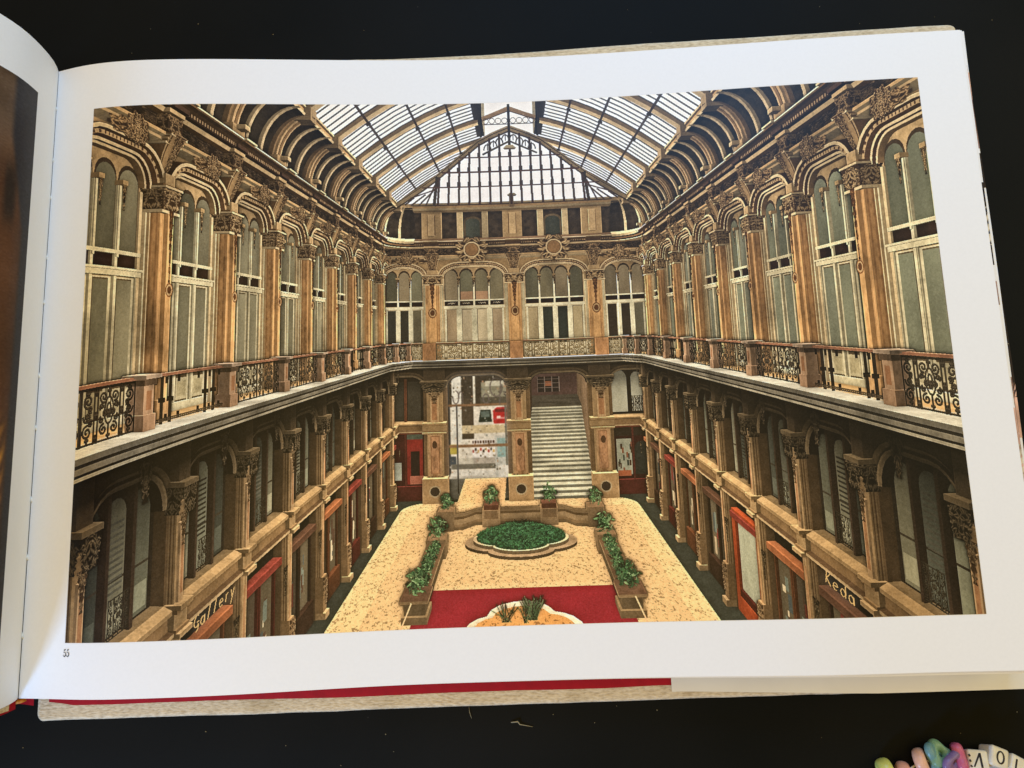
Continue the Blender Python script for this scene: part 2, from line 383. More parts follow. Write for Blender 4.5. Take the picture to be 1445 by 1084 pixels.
        for y in PY:
            tt = np.linspace(0, tend(y), 12)
            for t0, t1 in zip(tt, tt[1:]):
                p0, p1 = A(roof(t0, y, s, .03)), A(roof(t1, y, s, .03)); e = A((0, .021, 0)); k = A((0, 0, .03+.016*np.sin(np.pi*t0)))
                fill([p0-e, p0+e, p1+e, p1-e], (200, 172, 124)); fill([p0-e, p1-e, p1-e+k, p0-e+k], (140, 114, 80))
        for t in (.25, .52, .78): rod(roof(t, .9, s, .045), roof(t, max([y for y in np.arange(3.4, 3.78, .01) if tend(y) >= t]), s, .045), .012, (60, 46, 38))
        for y in PY:
            for t in (.25, .52, .78):
                if t < tend(y): p = roof(t, y, s, .05); rod(p, (p[0], p[1]+.03, p[2]), .024, (44, 32, 26))
        # lantern side
        fill([(s*XL, .9, ZL), (s*XL, YL, ZL), (s*XL, YL, 1.75), (s*XL, .9, 1.75)], (248, 248, 242), SKY)
        for z, w in ((ZL-.01, .05), (ZL+.04, .012), (ZL+.14, .012)): rod((s*XL, .9, z), (s*XL, YL, z), w, (40, 34, 28))
        for y in np.arange(1., YL+.01, .11): rod((s*XL, y, ZL), (s*XL, y, 1.75), .022, (48, 40, 34))
        rod((s*(XL-.018), YL, ZL), (s*(XL-.018), YL, 1.76), .022, (206, 190, 150), STONE); rod((s*(XL-.002), YL-.01, ZL-.02), (s*(XL-.002), YL-.01, 1.76), .014, (40, 34, 28))
    fill([(-.3, 3.9, 1.2), (.3, 3.9, 1.2), (.3, 3.9, 2.2), (-.3, 3.9, 2.2)], (246, 247, 244), SKY)
    # hipped end of the roof below the diagonal rafters
    hp = [(-(u-U0)*y, y, (v-V0)*y) for u, v, y in HP]
    at = lambda du, v, y: (du*y, y, (v-V0)*y)
    for a, b in zip(HP, HP[1:]):
        for s in (-1, 1): fill([at(s*(a[0]-U0), .778, 3.93), at(s*(b[0]-U0), .778, 3.93), at(s*(b[0]-U0), b[1], b[2]+.004), at(s*(a[0]-U0), a[1], a[2]+.004)], (246, 247, 247), SKY)
    yy2 = lambda v: 3.42-(v-.78)*.2
    for k in range(-7, 8):
        du = k*.0198; vt = hv(du)+V0-.004
        rod(at(du*1.03, .788, yy2(.782)), at(du, vt, yy2(vt)-.02), .0145, (78, 48, 42))
        for v in (.80, .832, .862, .892):
            if v < vt-.01 and v > .81: rod(at(du*1.02, v-.006, yy2(v)-.03), at(du*1.02, v+.004, yy2(v)-.03), .021, (60, 38, 34))
    for v in (.826, .856, .886):
        ue = np.interp(v, HP[:, 1], U0-HP[:, 0]); rod(at(-ue, v, yy2(v)-.03), at(ue, v, yy2(v)-.03), .010, (104, 58, 48))
    for s in (-1, 1):
        rod(at(s*.150, .788, 3.4), at(s*.143, .848, 3.4), .020, (62, 50, 40)); rod(at(s*.146, .822, 3.4), at(s*.195, .805, 3.4), .008, (96, 60, 50))
        for d0, v0, d1, v1 in ((.166, .789, .147, .832), (.180, .789, .150, .820), (.194, .790, .166, .812), (.206, .791, .188, .806)): rod(at(s*d0, v0, 3.4), at(s*d1, v1, 3.4), .0095, (80, 56, 48))
    def arc(P, w, c):
        for a, b in zip(P, P[1:]): rod(a, b, w, c, STONE)
    for s in (-1, 1):
        dn = lambda d: [(p[0]*s, p[1]-.02, p[2]-d) for p in hp]
        arc(dn(.012), .036, (182, 154, 108)); arc(dn(.034), .010, (80, 62, 44)); arc([(x, y, z-.016*i/len(hp)) for i, (x, y, z) in enumerate(dn(-.006))], .006, (70, 56, 42))
        arc([(s*XL, YL-.03, ZL+.095), (s*.10, YL-.03, ZL+.13), (0, YL-.03, ZL+.172)], .030, (186, 146, 98))
        arc([(s*XL, YL-.03, ZL+.082), (0, YL-.03, ZL+.155)], .006, (90, 66, 44)); arc([(s*XL, YL-.03, ZL+.06), (0, YL-.03, ZL+.06)], .005, (110, 92, 74))
        for k in range(4):
            x = s*(.028+.042*k); t = np.linspace(0, 2*np.pi, 13)
            arc([(x+.019*np.cos(a), YL-.03, ZL+.085+.02*np.sin(a)) for a in t], .004, (120, 100, 80))
            arc([(x*.95+.024*np.cos(a), YL-.03, ZL-.055-.022*k+.04*np.sin(a)) for a in np.linspace(0, np.pi, 8)], .008, (66, 52, 40))
            arc([(x*.95, YL-.03, ZL-.055-.022*k), (x*.95, YL-.03, ZL-.01-.02*k)], .006, (66, 52, 40))
        arc([(s*x, YL-.03, ZL-.06-.5*x) for x in (0, .06, .12, .18)], .012, (74, 60, 46))
    rod((0, YL-.04, ZL-.10), (0, YL-.04, ZL+.2), .016, (52, 42, 34))
    for (x, y, z, r) in ((0, YL-.05, ZL-.115, .042), (0.005, 3.82, 1.0, .035)):
        rod((x, y, z), (x, y, z+.08), .008, (70, 58, 44))
        fill([(x-r, y, z), (x+r, y, z), (x+r*.45, y, z+r*.5), (x-r*.45, y, z+r*.5)], (196, 176, 132)); fill([(x-r*.8, y, z-r*.25), (x+r*.8, y, z-r*.25), (x+r, y, z), (x-r, y, z)], (110, 88, 62))
    rod((0, 3.80, .90), (0, 3.80, 1.0), .03, (120, 96, 66), STONE)
    # ---------- gallery balcony ----------
    path = [(-.88, .3), (-.88, 3.50), (-.77, 3.77), (.77, 3.77), (.88, 3.50), (.88, .3)]
    inner = [(-1.02, .3), (-1.02, 4.02), (-1.02, 4.02), (1.02, 4.02), (1.02, 4.02), (1.02, .3)]
    for (a, b, ia, ib) in zip(path, path[1:], inner, inner[1:]):
        fill([(*a, -.228), (*b, -.228), (*ib, -.228), (*ia, -.228)], (186, 146, 90), FLAT)
        def band(z0, z1, o0, o1, c):
            def off(p, o):
                x, y = p
                return (x-o*np.sign(x) if y < 3.6 else x-o*.7*np.sign(x), y-(o if y > 3.6 else (o*.4 if y > 3.4 else 0)))
            fill([(*off(a, o0), z0), (*off(b, o0), z0), (*off(b, o1), z1), (*off(a, o1), z1)], c)
        band(-.228, -.228, -.03, .073, (176, 170, 146)); band(-.240, -.228, .073, .073, (100, 94, 78)); band(-.250, -.240, .058, .070, (62, 56, 46)); band(-.262, -.250, .062, .062, (112, 104, 84))
        band(-.270, -.262, .050, .060, (48, 42, 34)); band(-.277, -.270, .054, .054, (140, 130, 102)); band(-.296, -.277, -.03, .050, (70, 60, 46))
        fill([(*a, -.292), (*b, -.292), (*ib, -.292), (*ia, -.292)], (60, 50, 38))
    scroll_dark = (scroll_mask, scroll_h)
    def rail_seg(p, q, kind):
        p, q = A((*p, -.227)), A((*q, -.227)); e = q-p; up = A((0, 0, .119))
        if kind == 'scroll':
            n = max(1, int(round(np.sqrt(e@e)/(.165 if abs(e[1]) > .1 else .26))))
            for k in range(n): tq(p+e*k/n, e/n, up, *(((74, 64, 48), (24, 21, 18)) if abs(e[1]) > .1 else ((176, 154, 106), (66, 50, 34))), scroll_h, scroll_mask, IRON)
        else:
            for t in (.16, .26, .72, .84):
                rod(p+e*t, p+e*t+up, .0075, (62, 52, 40)); rod(p+e*t+up*.45, p+e*t+up*.55, .015, (50, 42, 32))
            for t in (.08, .21, .36, .62, .78, .93):
                rod(p+e*t+up*.04, p+e*t+up*.2, .006, (50, 42, 32)); rod(p+e*t+up*.84, p+e*t+up*.98, .006, (50, 42, 32))
            for h in (.06, .10): rod(p+up*h, q+up*h, .004, (80, 66, 48))
        c = A((0, 0, .007))
        fill([p+up, q+up, q+up+c, p+up+c], (142, 92, 64), MARB)
        w = A((-np.sign(p[0])*.0, 0, 0)); side = A((.012*np.sign(p[0]), 0, 0)) if abs(e[1]) > abs(e[0]) else A((0, .012, 0))
        fill([p+up+c, q+up+c, q+up+c+side, p+up+c+side], (178, 128, 92), MARB)
    def post(x, y, r=.021):
        def bx(r, z0, z1, c):
            xi = x-np.sign(x)*r; xo = x+np.sign(x)*r
            fill([(xi, y-r, z0), (xi, y+r, z0), (xi, y+r, z1), (xi, y-r, z1)], c, MARB)
            fill([(xi, y-r, z0), (xo, y-r, z0), (xo, y-r, z1), (xi, y-r, z1)], sh(c, .82), MARB)
            fill([(xi, y-r, z1), (xo, y-r, z1), (xo, y+r, z1), (xi, y+r, z1)], sh(c, 1.05), MARB)
        bx(r, -.228, -.19, (176, 136, 98)); bx(r*.8, -.19, -.118, (186, 146, 106)); bx(r*1.0, -.122, -.108, (96, 76, 56)); bx(r*1.35, -.106, -.097, (170, 144, 114))
        fill([(x-np.sign(x)*(r*.8+.001), y-r*.4, -.18), (x-np.sign(x)*(r*.8+.001), y+r*.4, -.18), (x-np.sign(x)*(r*.8+.001), y+r*.4, -.135), (x-np.sign(x)*(r*.8+.001), y-r*.4, -.135)], (164, 112, 72), MARB)
    QY = [.541, .908]+[1.275+.367*i for i in range(7)]
    for s in (-1, 1):
        x = s*.873
        for i, (a, b) in enumerate(zip(QY, QY[1:])): rail_seg((x, a+.02), (x, b-.02), 'bars' if i in (2, 6) else 'scroll')
        for y in QY: post(x, y)
        rail_seg((s*.873, 3.50), (s*.765, 3.765), 'scroll'); post(s*.765, 3.765, .02); post(s*.82, 3.63, .018)
    for a, b in ((-.765, -.66), (-.57, -.05), (.05, .55), (.65, .765)): rail_seg((a, 3.765), (b, 3.765), 'scroll')
    for x in BX: box(B, x-.045, x+.045, -.228, -.105, .20, .245, (206, 146, 90), MARB)
    # ---------- lower storey ----------
    ST, ST2 = (176, 140, 90), (146, 112, 70)
    def lowbay(f, a0, a1, k, wide=False):
        quad(f, a0-.05, a1+.05, -.705, -.29, -.02, (58, 48, 36), STONE)
        quad(f, a0-.05, a1+.05, -1.276, -.70, -.02, (56, 34, 26), STONE)
        n = 3; w = (a1-a0)/n
        for i in range(n):
            G = [(98, 98, 76), (62, 64, 52), (112, 108, 82)][(i+k) % 3]
            ppoly(f, lancet(a0+i*w+w*.12, a0+(i+1)*w-w*.10, -.69, -.425), -.016, sh(G, rng.uniform(.85, 1.25)), GLASS); quad(f, a0+i*w+w*.12, a0+(i+1)*w-w*.10, -.575, -.569, -.0157, (84, 72, 52))
            quad(f, a0+i*w+w*.16, a0+(i+1)*w-w*.14, -.68, -.64+.03*rng.random(), -.0158, sh(G, 1.25), GLASS)
            if i == 1:
                for j in range(12): quad(f, a0+i*w+w*.2, a0+(i+1)*w-w*.16, -.60+j*.014, -.594+j*.014, -.0155, (132, 128, 104) if k % 2 else (70, 66, 54))
                o = A(f.p(a0+i*w+w*.1, -.69, 0)); tq(o, A(f.p(a0+(i+1)*w-w*.1, -.69, 0))-o, A(f.p(a0+i*w+w*.1, -.60, 0))-o, (96, 86, 62), (30, 26, 20), scroll_h, scroll_mask, IRON)
            box(f, a0+i*w-w*.06, a0+i*w+w*.06, -.70, -.36, -.02, .0, (84, 64, 46))
        ring(f, a0, a1, -.46, -.36, .08, [(-.008, .0, -.02, .01, (44, 36, 28)), (.0, .012, .01, .015, (190, 156, 104)), (.012, .02, .015, .005, (60, 46, 34)), (.02, .03, .012, .02, (160, 130, 86))])
        ar = basket(a0, a1, -.46, -.36, .08)
        ppoly(f, [(a0-.04, -.46), (a0-.04, -.29), (a1+.04, -.29), (a1+.04, -.46)]+ar[::-1], .004, (92, 74, 50))
        carve(f, (a0+a1)/2-.03, (a0+a1)/2+.03, -.40, -.30, .05, (150, 124, 84), (40, 32, 24), T[k % 5], drop)
        # sill band
        # shop front
        q = [(86, 34, 26), (60, 40, 28), (104, 60, 34)][k % 3]
        quad(f, a0, a1, -.86, -.775, -.012, (36, 30, 24))
        box(f, a0, a1, -.885, -.86, -.02, .02, sh(q, 1.5))
        for t0, t1, c in ((.06, .46, (66, 56, 42)), (.54, .94, (80, 70, 50))):
            b0, b1 = a0+(a1-a0)*t0, a0+(a1-a0)*t1
            quad(f, b0, b1, -1.18, -.895, -.01, c, GLASS); [quad(f, *(lambda a: (a, a+(b1-b0)*rng.uniform(.08, .3)))(b0+(b1-b0)*rng.uniform(0, .68)), *(lambda h: (h, h+rng.uniform(.02, .10)))(rng.uniform(-1.17, -1.0)), -.0095+.0001*z_, [(150, 128, 92), (110, 46, 36), (92, 100, 84), (176, 158, 118), (70, 50, 36), (60, 66, 62)][rng.integers(6)], GLASS) for z_ in range(7)]; box(f, b0-.008, b0, -1.27, -.89, -.02, .0, q); box(f, b1, b1+.008, -1.27, -.89, -.02, .0, q)
        box(f, a0, a1, -1.276, -1.18, -.02, .01, q)
        # shop lamp bracket
        carve(f, a1-.055, a1-.02, -.98, -.88, .05, (110, 90, 58), (30, 24, 18), T[0], drop)
    def lowpil(f, a, w, d=.032):
        box(f, a-w*1.5, a+w*1.5, -1.276, -.45, -.02, d*.4, (120, 92, 58))
        box(f, a-w, a+w, -1.276, -.45, 0, d, ST)
        for s in (-.85, -.45, .3, .75): quad(f, a+w*s, a+w*(s+.12), -1.14, -.78, d+.001, (112, 82, 50)); 
        box(f, a-w*.5, a+w*.5, -.70, -.50, d, d*1.2, (212, 168, 112), MARB)
        quad(f, a-w*.32, a+w*.32, -.68, -.52, d*1.2+.001, (190, 132, 82), MARB)
        quad(f, a-w*.32, a+w*.32, -1.10, -.82, d+.002, (186, 134, 84), MARB)
        if f.k != 'B':
            for s in (.25, .55, .8):
                o = A(f.p(a-w, -1.27, d*s)); e = A(f.p(a-w, -1.27, d*(s+.1))); y = A((0, -.001, 0)); z = A((0, 0, .8))
                fill([o+y, e+y, e+y+z, o+y+z], (104, 76, 46))
        carvebox(f, a-w*1.7, a+w*1.7, -.475, -.405, 0, d*1.7, (156, 130, 88), (34, 28, 20), T[rng.integers(5)], capmask)
        box(f, a-w*1.3, a+w*1.3, -.405, -.29, 0, d*1.2, (104, 84, 58)); box(f, a-w*1.7, a+w*1.7, -.405, -.392, 0, d*1.8, (140, 116, 78))
        carve(f, a-w*.9, a+w*.9, -.56, -.475, d*1.25, (176, 144, 96), (80, 58, 36), T[2], drop)
        # band breaks forward, base console
        for h0, h1, dd, c in ((-.712, -.70, 1.75, ST), (-.722, -.712, 1.5, ST2), (-.760, -.722, 1.25, ST), (-.768, -.760, 1.45, ST2), (-.78, -.768, 1.75, ST)): box(f, a-w*1.5, a+w*1.5, h0, h1, 0, d*dd, c, cs=sh(c, .75))
        box(f, a-w*1.15, a+w*1.15, -1.276, -1.10, 0, d*1.3, ST2); box(f, a-w*1.3, a+w*1.3, -1.276, -1.25, 0, d*1.7, ST)
        carvebox(f, a-w*1.1, a+w*1.1, -1.22, -1.10, 0, d*1.5, (180, 144, 94), (84, 62, 40), T[4], capmask)
    def lowband(f, a0, a1):
        sweep(f, a0, a1, [(-.78, .0), (-.775, .042), (-.766, .042), (-.762, .026), (-.728, .024), (-.723, .036), (-.712, .036), (-.700, .014), (-.698, -.02)], [DBR, (190, 156, 104), (84, 62, 40), ST2, (84, 62, 40), ST, ST, (136, 110, 72)])
    LY = [y+.008 for y in PY]
    for f in (L2, R2):
        for i, y in enumerate(LY):
            e = y+.335 if i < len(LY)-1 else YB
            lowbay(f, y+.04, e-.04, i+(f.k == 'R')*2)
            lowpil(f, y, .018)
        lowband(f, .3, YB)
    # back, lower storey
    lowband(B, -1., BX[0]); lowband(B, BX[2], 1.)
    for x in BX:
        lowpil(B, x, .058, .05); quad(B, x-.05, x+.05, -1.09, -.79, .0515, (212, 162, 106), MARB); quad(B, x-.032, x+.032, -1.075, -.80, .0525, (170, 118, 74), MARB); quad(B, x-.028, x+.028, -1.07, -.805, .053, (212, 152, 100), MARB)
        t = np.linspace(0, 2*np.pi, 18)
        box(B, x-.09, x+.09, -1.276, -1.10, 0, .09, (206, 160, 102)); ppoly(B, [(x+.042*np.cos(a), -1.19+.042*np.sin(a)) for a in t], .092, CREAM); ppoly(B, [(x+.033*np.cos(a), -1.19+.033*np.sin(a)) for a in t], .093, (72, 58, 44))
        ppoly(B, [(x+.018*np.cos(a), -.86+.028*np.sin(a)) for a in t], .072, (92, 64, 42))
    for x0, x1 in ((-.98, BX[0]-.08), (BX[0]+.09, -.09), (.09, BX[2]-.09), (BX[2]+.08, .98)):
        ring(B, x0, x1, -.45, -.365, .1, [(-.006, .0, -.02, .01, (44, 36, 28)), (.0, .014, .01, .015, (170, 142, 96)), (.014, .022, .015, .005, (60, 48, 34)), (.022, .036, .012, .02, (132, 106, 70))])
        ppoly(B, [(x0-.05, -.45), (x0-.05, -.29), (x1+.05, -.29), (x1+.05, -.45)]+basket(x0, x1, -.45, -.365, .1)[::-1], .004, (72, 58, 40))
    for x0, x1, s in ((-.98, BX[0]-.08, 0), (BX[2]+.08, .98, 1)):
        w = x1-x0
        quad(B, x0, x1, -.70, -.29, -.01, (48, 40, 30)); quad(B, x0, x1, -1.276, -.70, -.01, (60, 26, 22))
        if s == 0:
            quad(B, x0+.03, x0+w*.45, -.69, -.40, -.008, (62, 58, 46), GLASS); quad(B, x0+w*.55, x1-.03, -.69, -.40, -.008, (70, 64, 50), GLASS); box(B, x0+w*.47, x0+w*.53, -.7, -.38, -.01, .01, (110, 62, 38))
            quad(B, x0+.02, x0+w*.46, -1.16, -.80, -.006, (74, 30, 26)); quad(B, x0+w*.52, x1-.02, -1.16, -.80, -.006, (150, 40, 32)); quad(B, x0+w*.62, x0+w*.85, -1.10, -.92, -.005, (40, 26, 24))
            quad(B, x0+w*.2, x0+w*.38, -1.13, -1.0, -.004, (190, 196, 170)); quad(B, x0+w*.6, x0+w*.95, -1.16, -1.1, -.004, (196, 110, 80)); quad(B, x0+w*.52, x1-.02, -.83, -.79, -.004, (86, 96, 76))
        else:
            for t0, t1 in ((.04, .42), (.52, .80)): ppoly(B, lancet(x0+w*t0, x0+w*t1, -.68, -.43), -.008, (190, 186, 154), GLASS)
            o = A(B.p(x0+w*.52, -.68, .0)); tq(o, A((w*.28, 0, 0)), A((0, 0, .12)), (60, 52, 40), (24, 20, 16), scroll_h, scroll_mask, IRON)
            quad(B, x0, x1, -.86, -.78, -.006, (50, 40, 30))
            quad(B, x0+w*.08, x0+w*.45, -1.14, -.88, -.006, (176, 178, 146)); ppoly(B, lancet(x0+w*.52, x0+w*.88, -1.14, -.96), -.005, (48, 50, 42))
            for k in range(14): quad(B, *(lambda a: (a, a+.012))(x0+w*(.1+.34*rng.random())), *(lambda h: (h, h+.04))(-1.13+.2*rng.random()), -.004, [(90, 60, 40), (60, 70, 60), (150, 90, 60)][k % 3])
            quad(B, x0+w*.1, x0+w*.42, -1.15, -1.11, -.003, (196, 104, 62))
        box(B, x0, x1, -.79, -.775, 0, .02, (110, 50, 34)); box(B, x0, x1, -1.276, -1.17, 0, .02, (84, 32, 26)); box(B, x0+w*.47, x0+w*.51, -1.2, -.78, 0, .012, (90, 40, 30))
    def uvq(u0, u1, v0, v1, Y, c, m=FLAT):
        if u1 < .83: Y = 4.6+(Y-5.9)*.1; m = SKY
        P = lambda u, v: ((u-U0)*Y, Y, (v-V0)*Y)
        fill([P(u0, v0), P(u1, v0), P(u1, v1), P(u0, v1)], c, m)
    # stair hall
    for xs, c in (((.018, .135, .16), (96, 74, 54)), ((.54, .635, .70), (158, 126, 90))):
        for (xa, ya), (xb, yb_) in (((xs[0], 4.02), (xs[1], 5.4)), ((xs[1], 5.4), (xs[2], 6.4))): fill([(xa, ya, -1.3), (xb, yb_, -1.3), (xb, yb_, -.25), (xa, ya, -.25)], c)
    fill([(0, 6.3, -1.3), (.8, 6.3, -1.3), (.8, 6.3, -.2), (0, 6.3, -.2)], (104, 76, 66))
    fill([(0, 4.02, -.3), (.8, 4.02, -.3), (.8, 6.4, -.3), (0, 6.4, -.3)], (80, 66, 52))
    fill([(0, 5.4, -.84), (.8, 5.4, -.84), (.8, 6.3, -.84), (0, 6.3, -.84)], (70, 64, 52))
    for k in range(22):
        z0 = -1.276+.0198*k; y0 = 3.93+.067*k; x0, x1 = (.02+.005*k, .53+.0045*k) if k else (-.01, .58)
        fill([(x0, y0, z0), (x1, y0, z0), (x1, y0, z0+.0198), (x0, y0, z0+.0198)], (146, 142, 116)); fill([(x0, y0, z0+.0198), (x1, y0, z0+.0198), (x1, y0+.07, z0+.0198), (x0, y0+.07, z0+.0198)], (164, 159, 128))
        fill([(x0, y0-.001, z0+.0155), (x1, y0-.001, z0+.0155), (x1, y0-.001, z0+.0198), (x0, y0-.001, z0+.0198)], (176, 172, 144))
    uvq(.842, .884, .418, .447, 6.25, (46, 38, 36)); uvq(.857, .869, .429, .438, 6.24, (168, 96, 60))
    for k in range(4): uvq(.842+.0135*k, .8435+.0135*k, .418, .447, 6.23, (140, 120, 104))
    for k in range(3): uvq(.842, .884, .4255+.008*k, .4266+.008*k, 6.23, (140, 120, 104))
    # passage to the street
    fill([(-.60, 4.0, -1.277), (0, 4.0, -1.277), (0, 4.52, -1.277), (-.60, 4.52, -1.277)], (64, 62, 52), FLAT)
    fill([(-.46, 3.9, -1.2755), (-.12, 3.9, -1.2755), (-.12, 4.5, -1.2755), (-.46, 4.5, -1.2755)], (184, 144, 94), FLOOR)
    fill([(-.60, 4.02, -1.28), (-.60, 5.4, -1.28), (-.60, 5.4, -.3), (-.60, 4.02, -.3)], (52, 42, 32))
    uvq(.665, .812, .24, .50, 7.0, (236, 228, 204)); uvq(.665, .81, .395, .50, 6.9, (70, 62, 50)); uvq(.682, .700, .33, .50, 6.8, (238, 236, 216)); uvq(.722, .726, .39, .47, 6.8, (230, 226, 200))
    uvq(.737, .80, .395, .44, 6.8, (150, 146, 118)); uvq(.745, .80, .432, .442, 6.7, (210, 206, 176)); uvq(.70, .722, .335, .41, 6.75, (84, 72, 56)); uvq(.735, .80, .40, .412, 6.7, (92, 86, 70))
    fill([((u-U0)*4.68, 4.68, (v-V0)*4.68) for u, v in ((.731, .365), (.735, .388), (.754, .388), (.756, .365))], (46, 60, 50), SKY); uvq(.736, .752, .375, .386, 6.6, (100, 116, 104))
    fill([((u-U0)*4.68, 4.68, (v-V0)*4.68) for u, v in ((.759, .362), (.758, .386), (.765, .392), (.80, .392), (.80, .362))], (206, 40, 40), SKY); uvq(.762, .80, .383, .389, 6.6, (120, 40, 40)); uvq(.764, .79, .370, .374, 6.6, (240, 150, 140)); uvq(.765, .772, .372, .376, 6.5, (250, 230, 210))
    uvq(.70, .80, .345, .36, 6.6, (222, 200, 150)); uvq(.665, .80, .288, .30, 6.6, (206, 200, 176)); uvq(.718, .762, .30, .333, 6.5, (244, 240, 226)); uvq(.665, .69, .308, .325, 6.5, (196, 176, 70)); uvq(.665, .688, .288, .303, 6.5, (70, 80, 86))
    uvq(.72, .765, .288, .300, 6.4, (190, 180, 160))
    for k in range(9): uvq(.7185+.0047*k, .7215+.0047*k, .326, .331, 6.4, (90, 60, 46)); uvq(.7185+.0047*k, .7215+.0047*k, .309+.004*(k % 2), .314+.004*(k % 2), 6.4, [(206, 70, 56), (80, 70, 60), (230, 180, 90)][k % 3])
    for v, c in ((.272, (226, 222, 204)), (.262, (206, 200, 180)), (.25, (216, 208, 186)), (.284, (120, 116, 100))): uvq(.68, .80, v-.004, v+.005, 6.3, c)
    uvq(.694, .80, .243, .2475, 6.2, (190, 90, 80)); uvq(.76, .80, .24, .34, 6.2, (206, 206, 190)); uvq(.764, .78, .30, .335, 6.1, (150, 186, 176)); uvq(.78, .783, .24, .40, 6.1, (120, 116, 100)); uvq(.765, .79, .262, .285, 6.1, (236, 232, 214))
    for k in range(260):
        u, v = rng.uniform(.67, .795), rng.uniform(.25, .46); a, b = rng.uniform(.0006, .0032), rng.uniform(.0006, .004)
        uvq(u, u+a, v, v+b, 6.05, [(96, 86, 72), (226, 218, 190), (170, 150, 116), (186, 186, 164), (200, 150, 110), (140, 124, 100), (120, 130, 124)][rng.integers(7)])
    for v in (.398, .322): uvq(.655, .802, v-.0022, v+.0022, 5.9, (150, 110, 74))
    rod((-.47, 4.1, -1.27), (-.47, 4.1, -.6), .01, (60, 54, 46))
    # window lettering seen from behind, as loose script strokes
    def script(O, eu, ev, strokes, w, c):
        O, eu, ev = A(O, float), A(eu, float), A(ev, float)
        for pts in strokes:
            P = [O+eu*x+ev*y for x, y in pts]
            for a, b in zip(P, P[1:]): rod(a, b, w, c, FLAT)
    cur = lambda cx, cy, rx, ry, a0, a1, n=9: [(cx+rx*np.cos(a), cy+ry*np.sin(a)) for a in np.linspace(a0, a1, n)]
    script(((.683-U0)*4.55, 4.55, (.405-V0)*4.55), (.52, 0, 0), (0, 0, .19), [cur(.06, .2, .05, .3, 3, 8), cur(.14, .2, .03, .25, 3.1, 0), [(.17, .2), (.17, -.1)], cur(.72, .6, .10, .42, 1, 6.6, 14), [(.80, 1.0), (.77, -.2)], cur(.87, .65, .08, .3, 2, -2), [(.85, .3), (.98, -.2)], cur(.55, .1, .05, .22, 0, 7)], .009, (64, 44, 34))
    # ---------- floor ----------
    ZF = -1.276
    fill([(-1.1, .6, ZF-.002), (1.1, .6, ZF-.002), (1.1, 4.05, ZF-.002), (-1.1, 4.05, ZF-.002)], (40, 42, 34), FLAT)
    # rounded ochre pavement
    xl, xr, yb, rr = -.835, .80, 3.93, .16
    pts = [(xl, .6), (xl, yb-rr)]+[(xl+rr-rr*np.cos(a), yb-rr+rr*np.sin(a)) for a in np.linspace(0, np.pi/2, 8)]+[(xr-rr+rr*np.sin(a), yb-rr+rr*np.cos(a)) for a in np.linspace(0, np.pi/2, 8)]+[(xr, .6)]
    fill([(x, y, ZF-.001) for x, y in pts], (186, 150, 100), FLOOR)
    fill([(-.52, .6, ZF), (.50, .6, ZF), (.46, 2.66, ZF), (-.48, 2.66, ZF)], (112, 24, 32), CARPET)
    # planters
    def slab(pts, z0, z1, c, ctop, m=STONE, mt=None):
        n = len(pts)
        for i in range(n):
            a, b = pts[i-1], pts[i]
            fill([(*a, z0), (*b, z0), (*b, z1), (*a, z1)], c, m)
        fill([(*p, z1) for p in pts], ctop, mt or m)
    def rect(x0, x1, y0, y1): return [(x0, y0), (x1, y0), (x1, y1), (x0, y1)]
    def bush(x, y, z, r, n, hh=1.15, cols=((58, 94, 52), (82, 120, 68), (34, 60, 38), (108, 134, 84), (46, 76, 46))):
        if r > .04: r *= .74
        for _ in range(n):
            a = rng.normal(size=3); a /= np.sqrt(a@a); a *= rng.random()**.45*(1+.35*max(0, np.sin(a[0]*7+a[2]*9)))
            p = A((x, y, z))+a*A((r, r, r*hh)); e = rng.normal(size=3)*r*.17; g = rng.normal(size=3)*r*.17
            fill([p-e, p+g*.6, p+e, p-g*.6], cols[rng.integers(len(cols))], LEAF)
    for s, x in ((-1, -.472), (1, .455)):
        slab(rect(x-.035, x+.035, 2.42, 3.02), ZF, ZF+.075, (132, 108, 72), (112, 88, 56)); slab(rect(x-.045, x+.045, 2.41, 3.03), ZF+.068, ZF+.08, (176, 142, 94), (90, 66, 44))
        slab(rect(x-.055, x+.055, 2.37, 2.50), ZF, ZF+.03, (140, 112, 74), (120, 96, 62)); slab(rect(x-.045, x+.045, 2.385, 2.485), ZF+.03, ZF+.085, (120, 98, 66), (100, 76, 50)); slab(rect(x-.06, x+.06, 2.37, 2.50), ZF+.085, ZF+.097, (176, 140, 92), (84, 60, 42))
        slab(rect(x-.05, x+.05, 3.0, 3.1), ZF, ZF+.10, (150, 120, 80), (110, 84, 56)); slab(rect(x-.05, x+.05, 3.38, 3.48), ZF, ZF+.12, (150, 120, 80), (110, 84, 56))
        for k in range(16): bush(x, 2.51+.031*k, ZF+.088, .031, 90, .75)
        bush(x, 2.44, ZF+.145, .056, 210, 1.3); bush(x, 3.05, ZF+.15, .056, 190, 1.35); bush(x, 3.43, ZF+.17, .050, 150, 1.4)
        rod((x+.01*s, 2.37, ZF+.09), (x+.05*s, 2.05, ZF+.005), .006, (196, 152, 104))
    # low wall with two piers behind the round bed
    wl = [(-.485, 3.40), (-.36, 3.43), (-.29, 3.50), (.27, 3.50), (.33, 3.43), (.455, 3.40)]
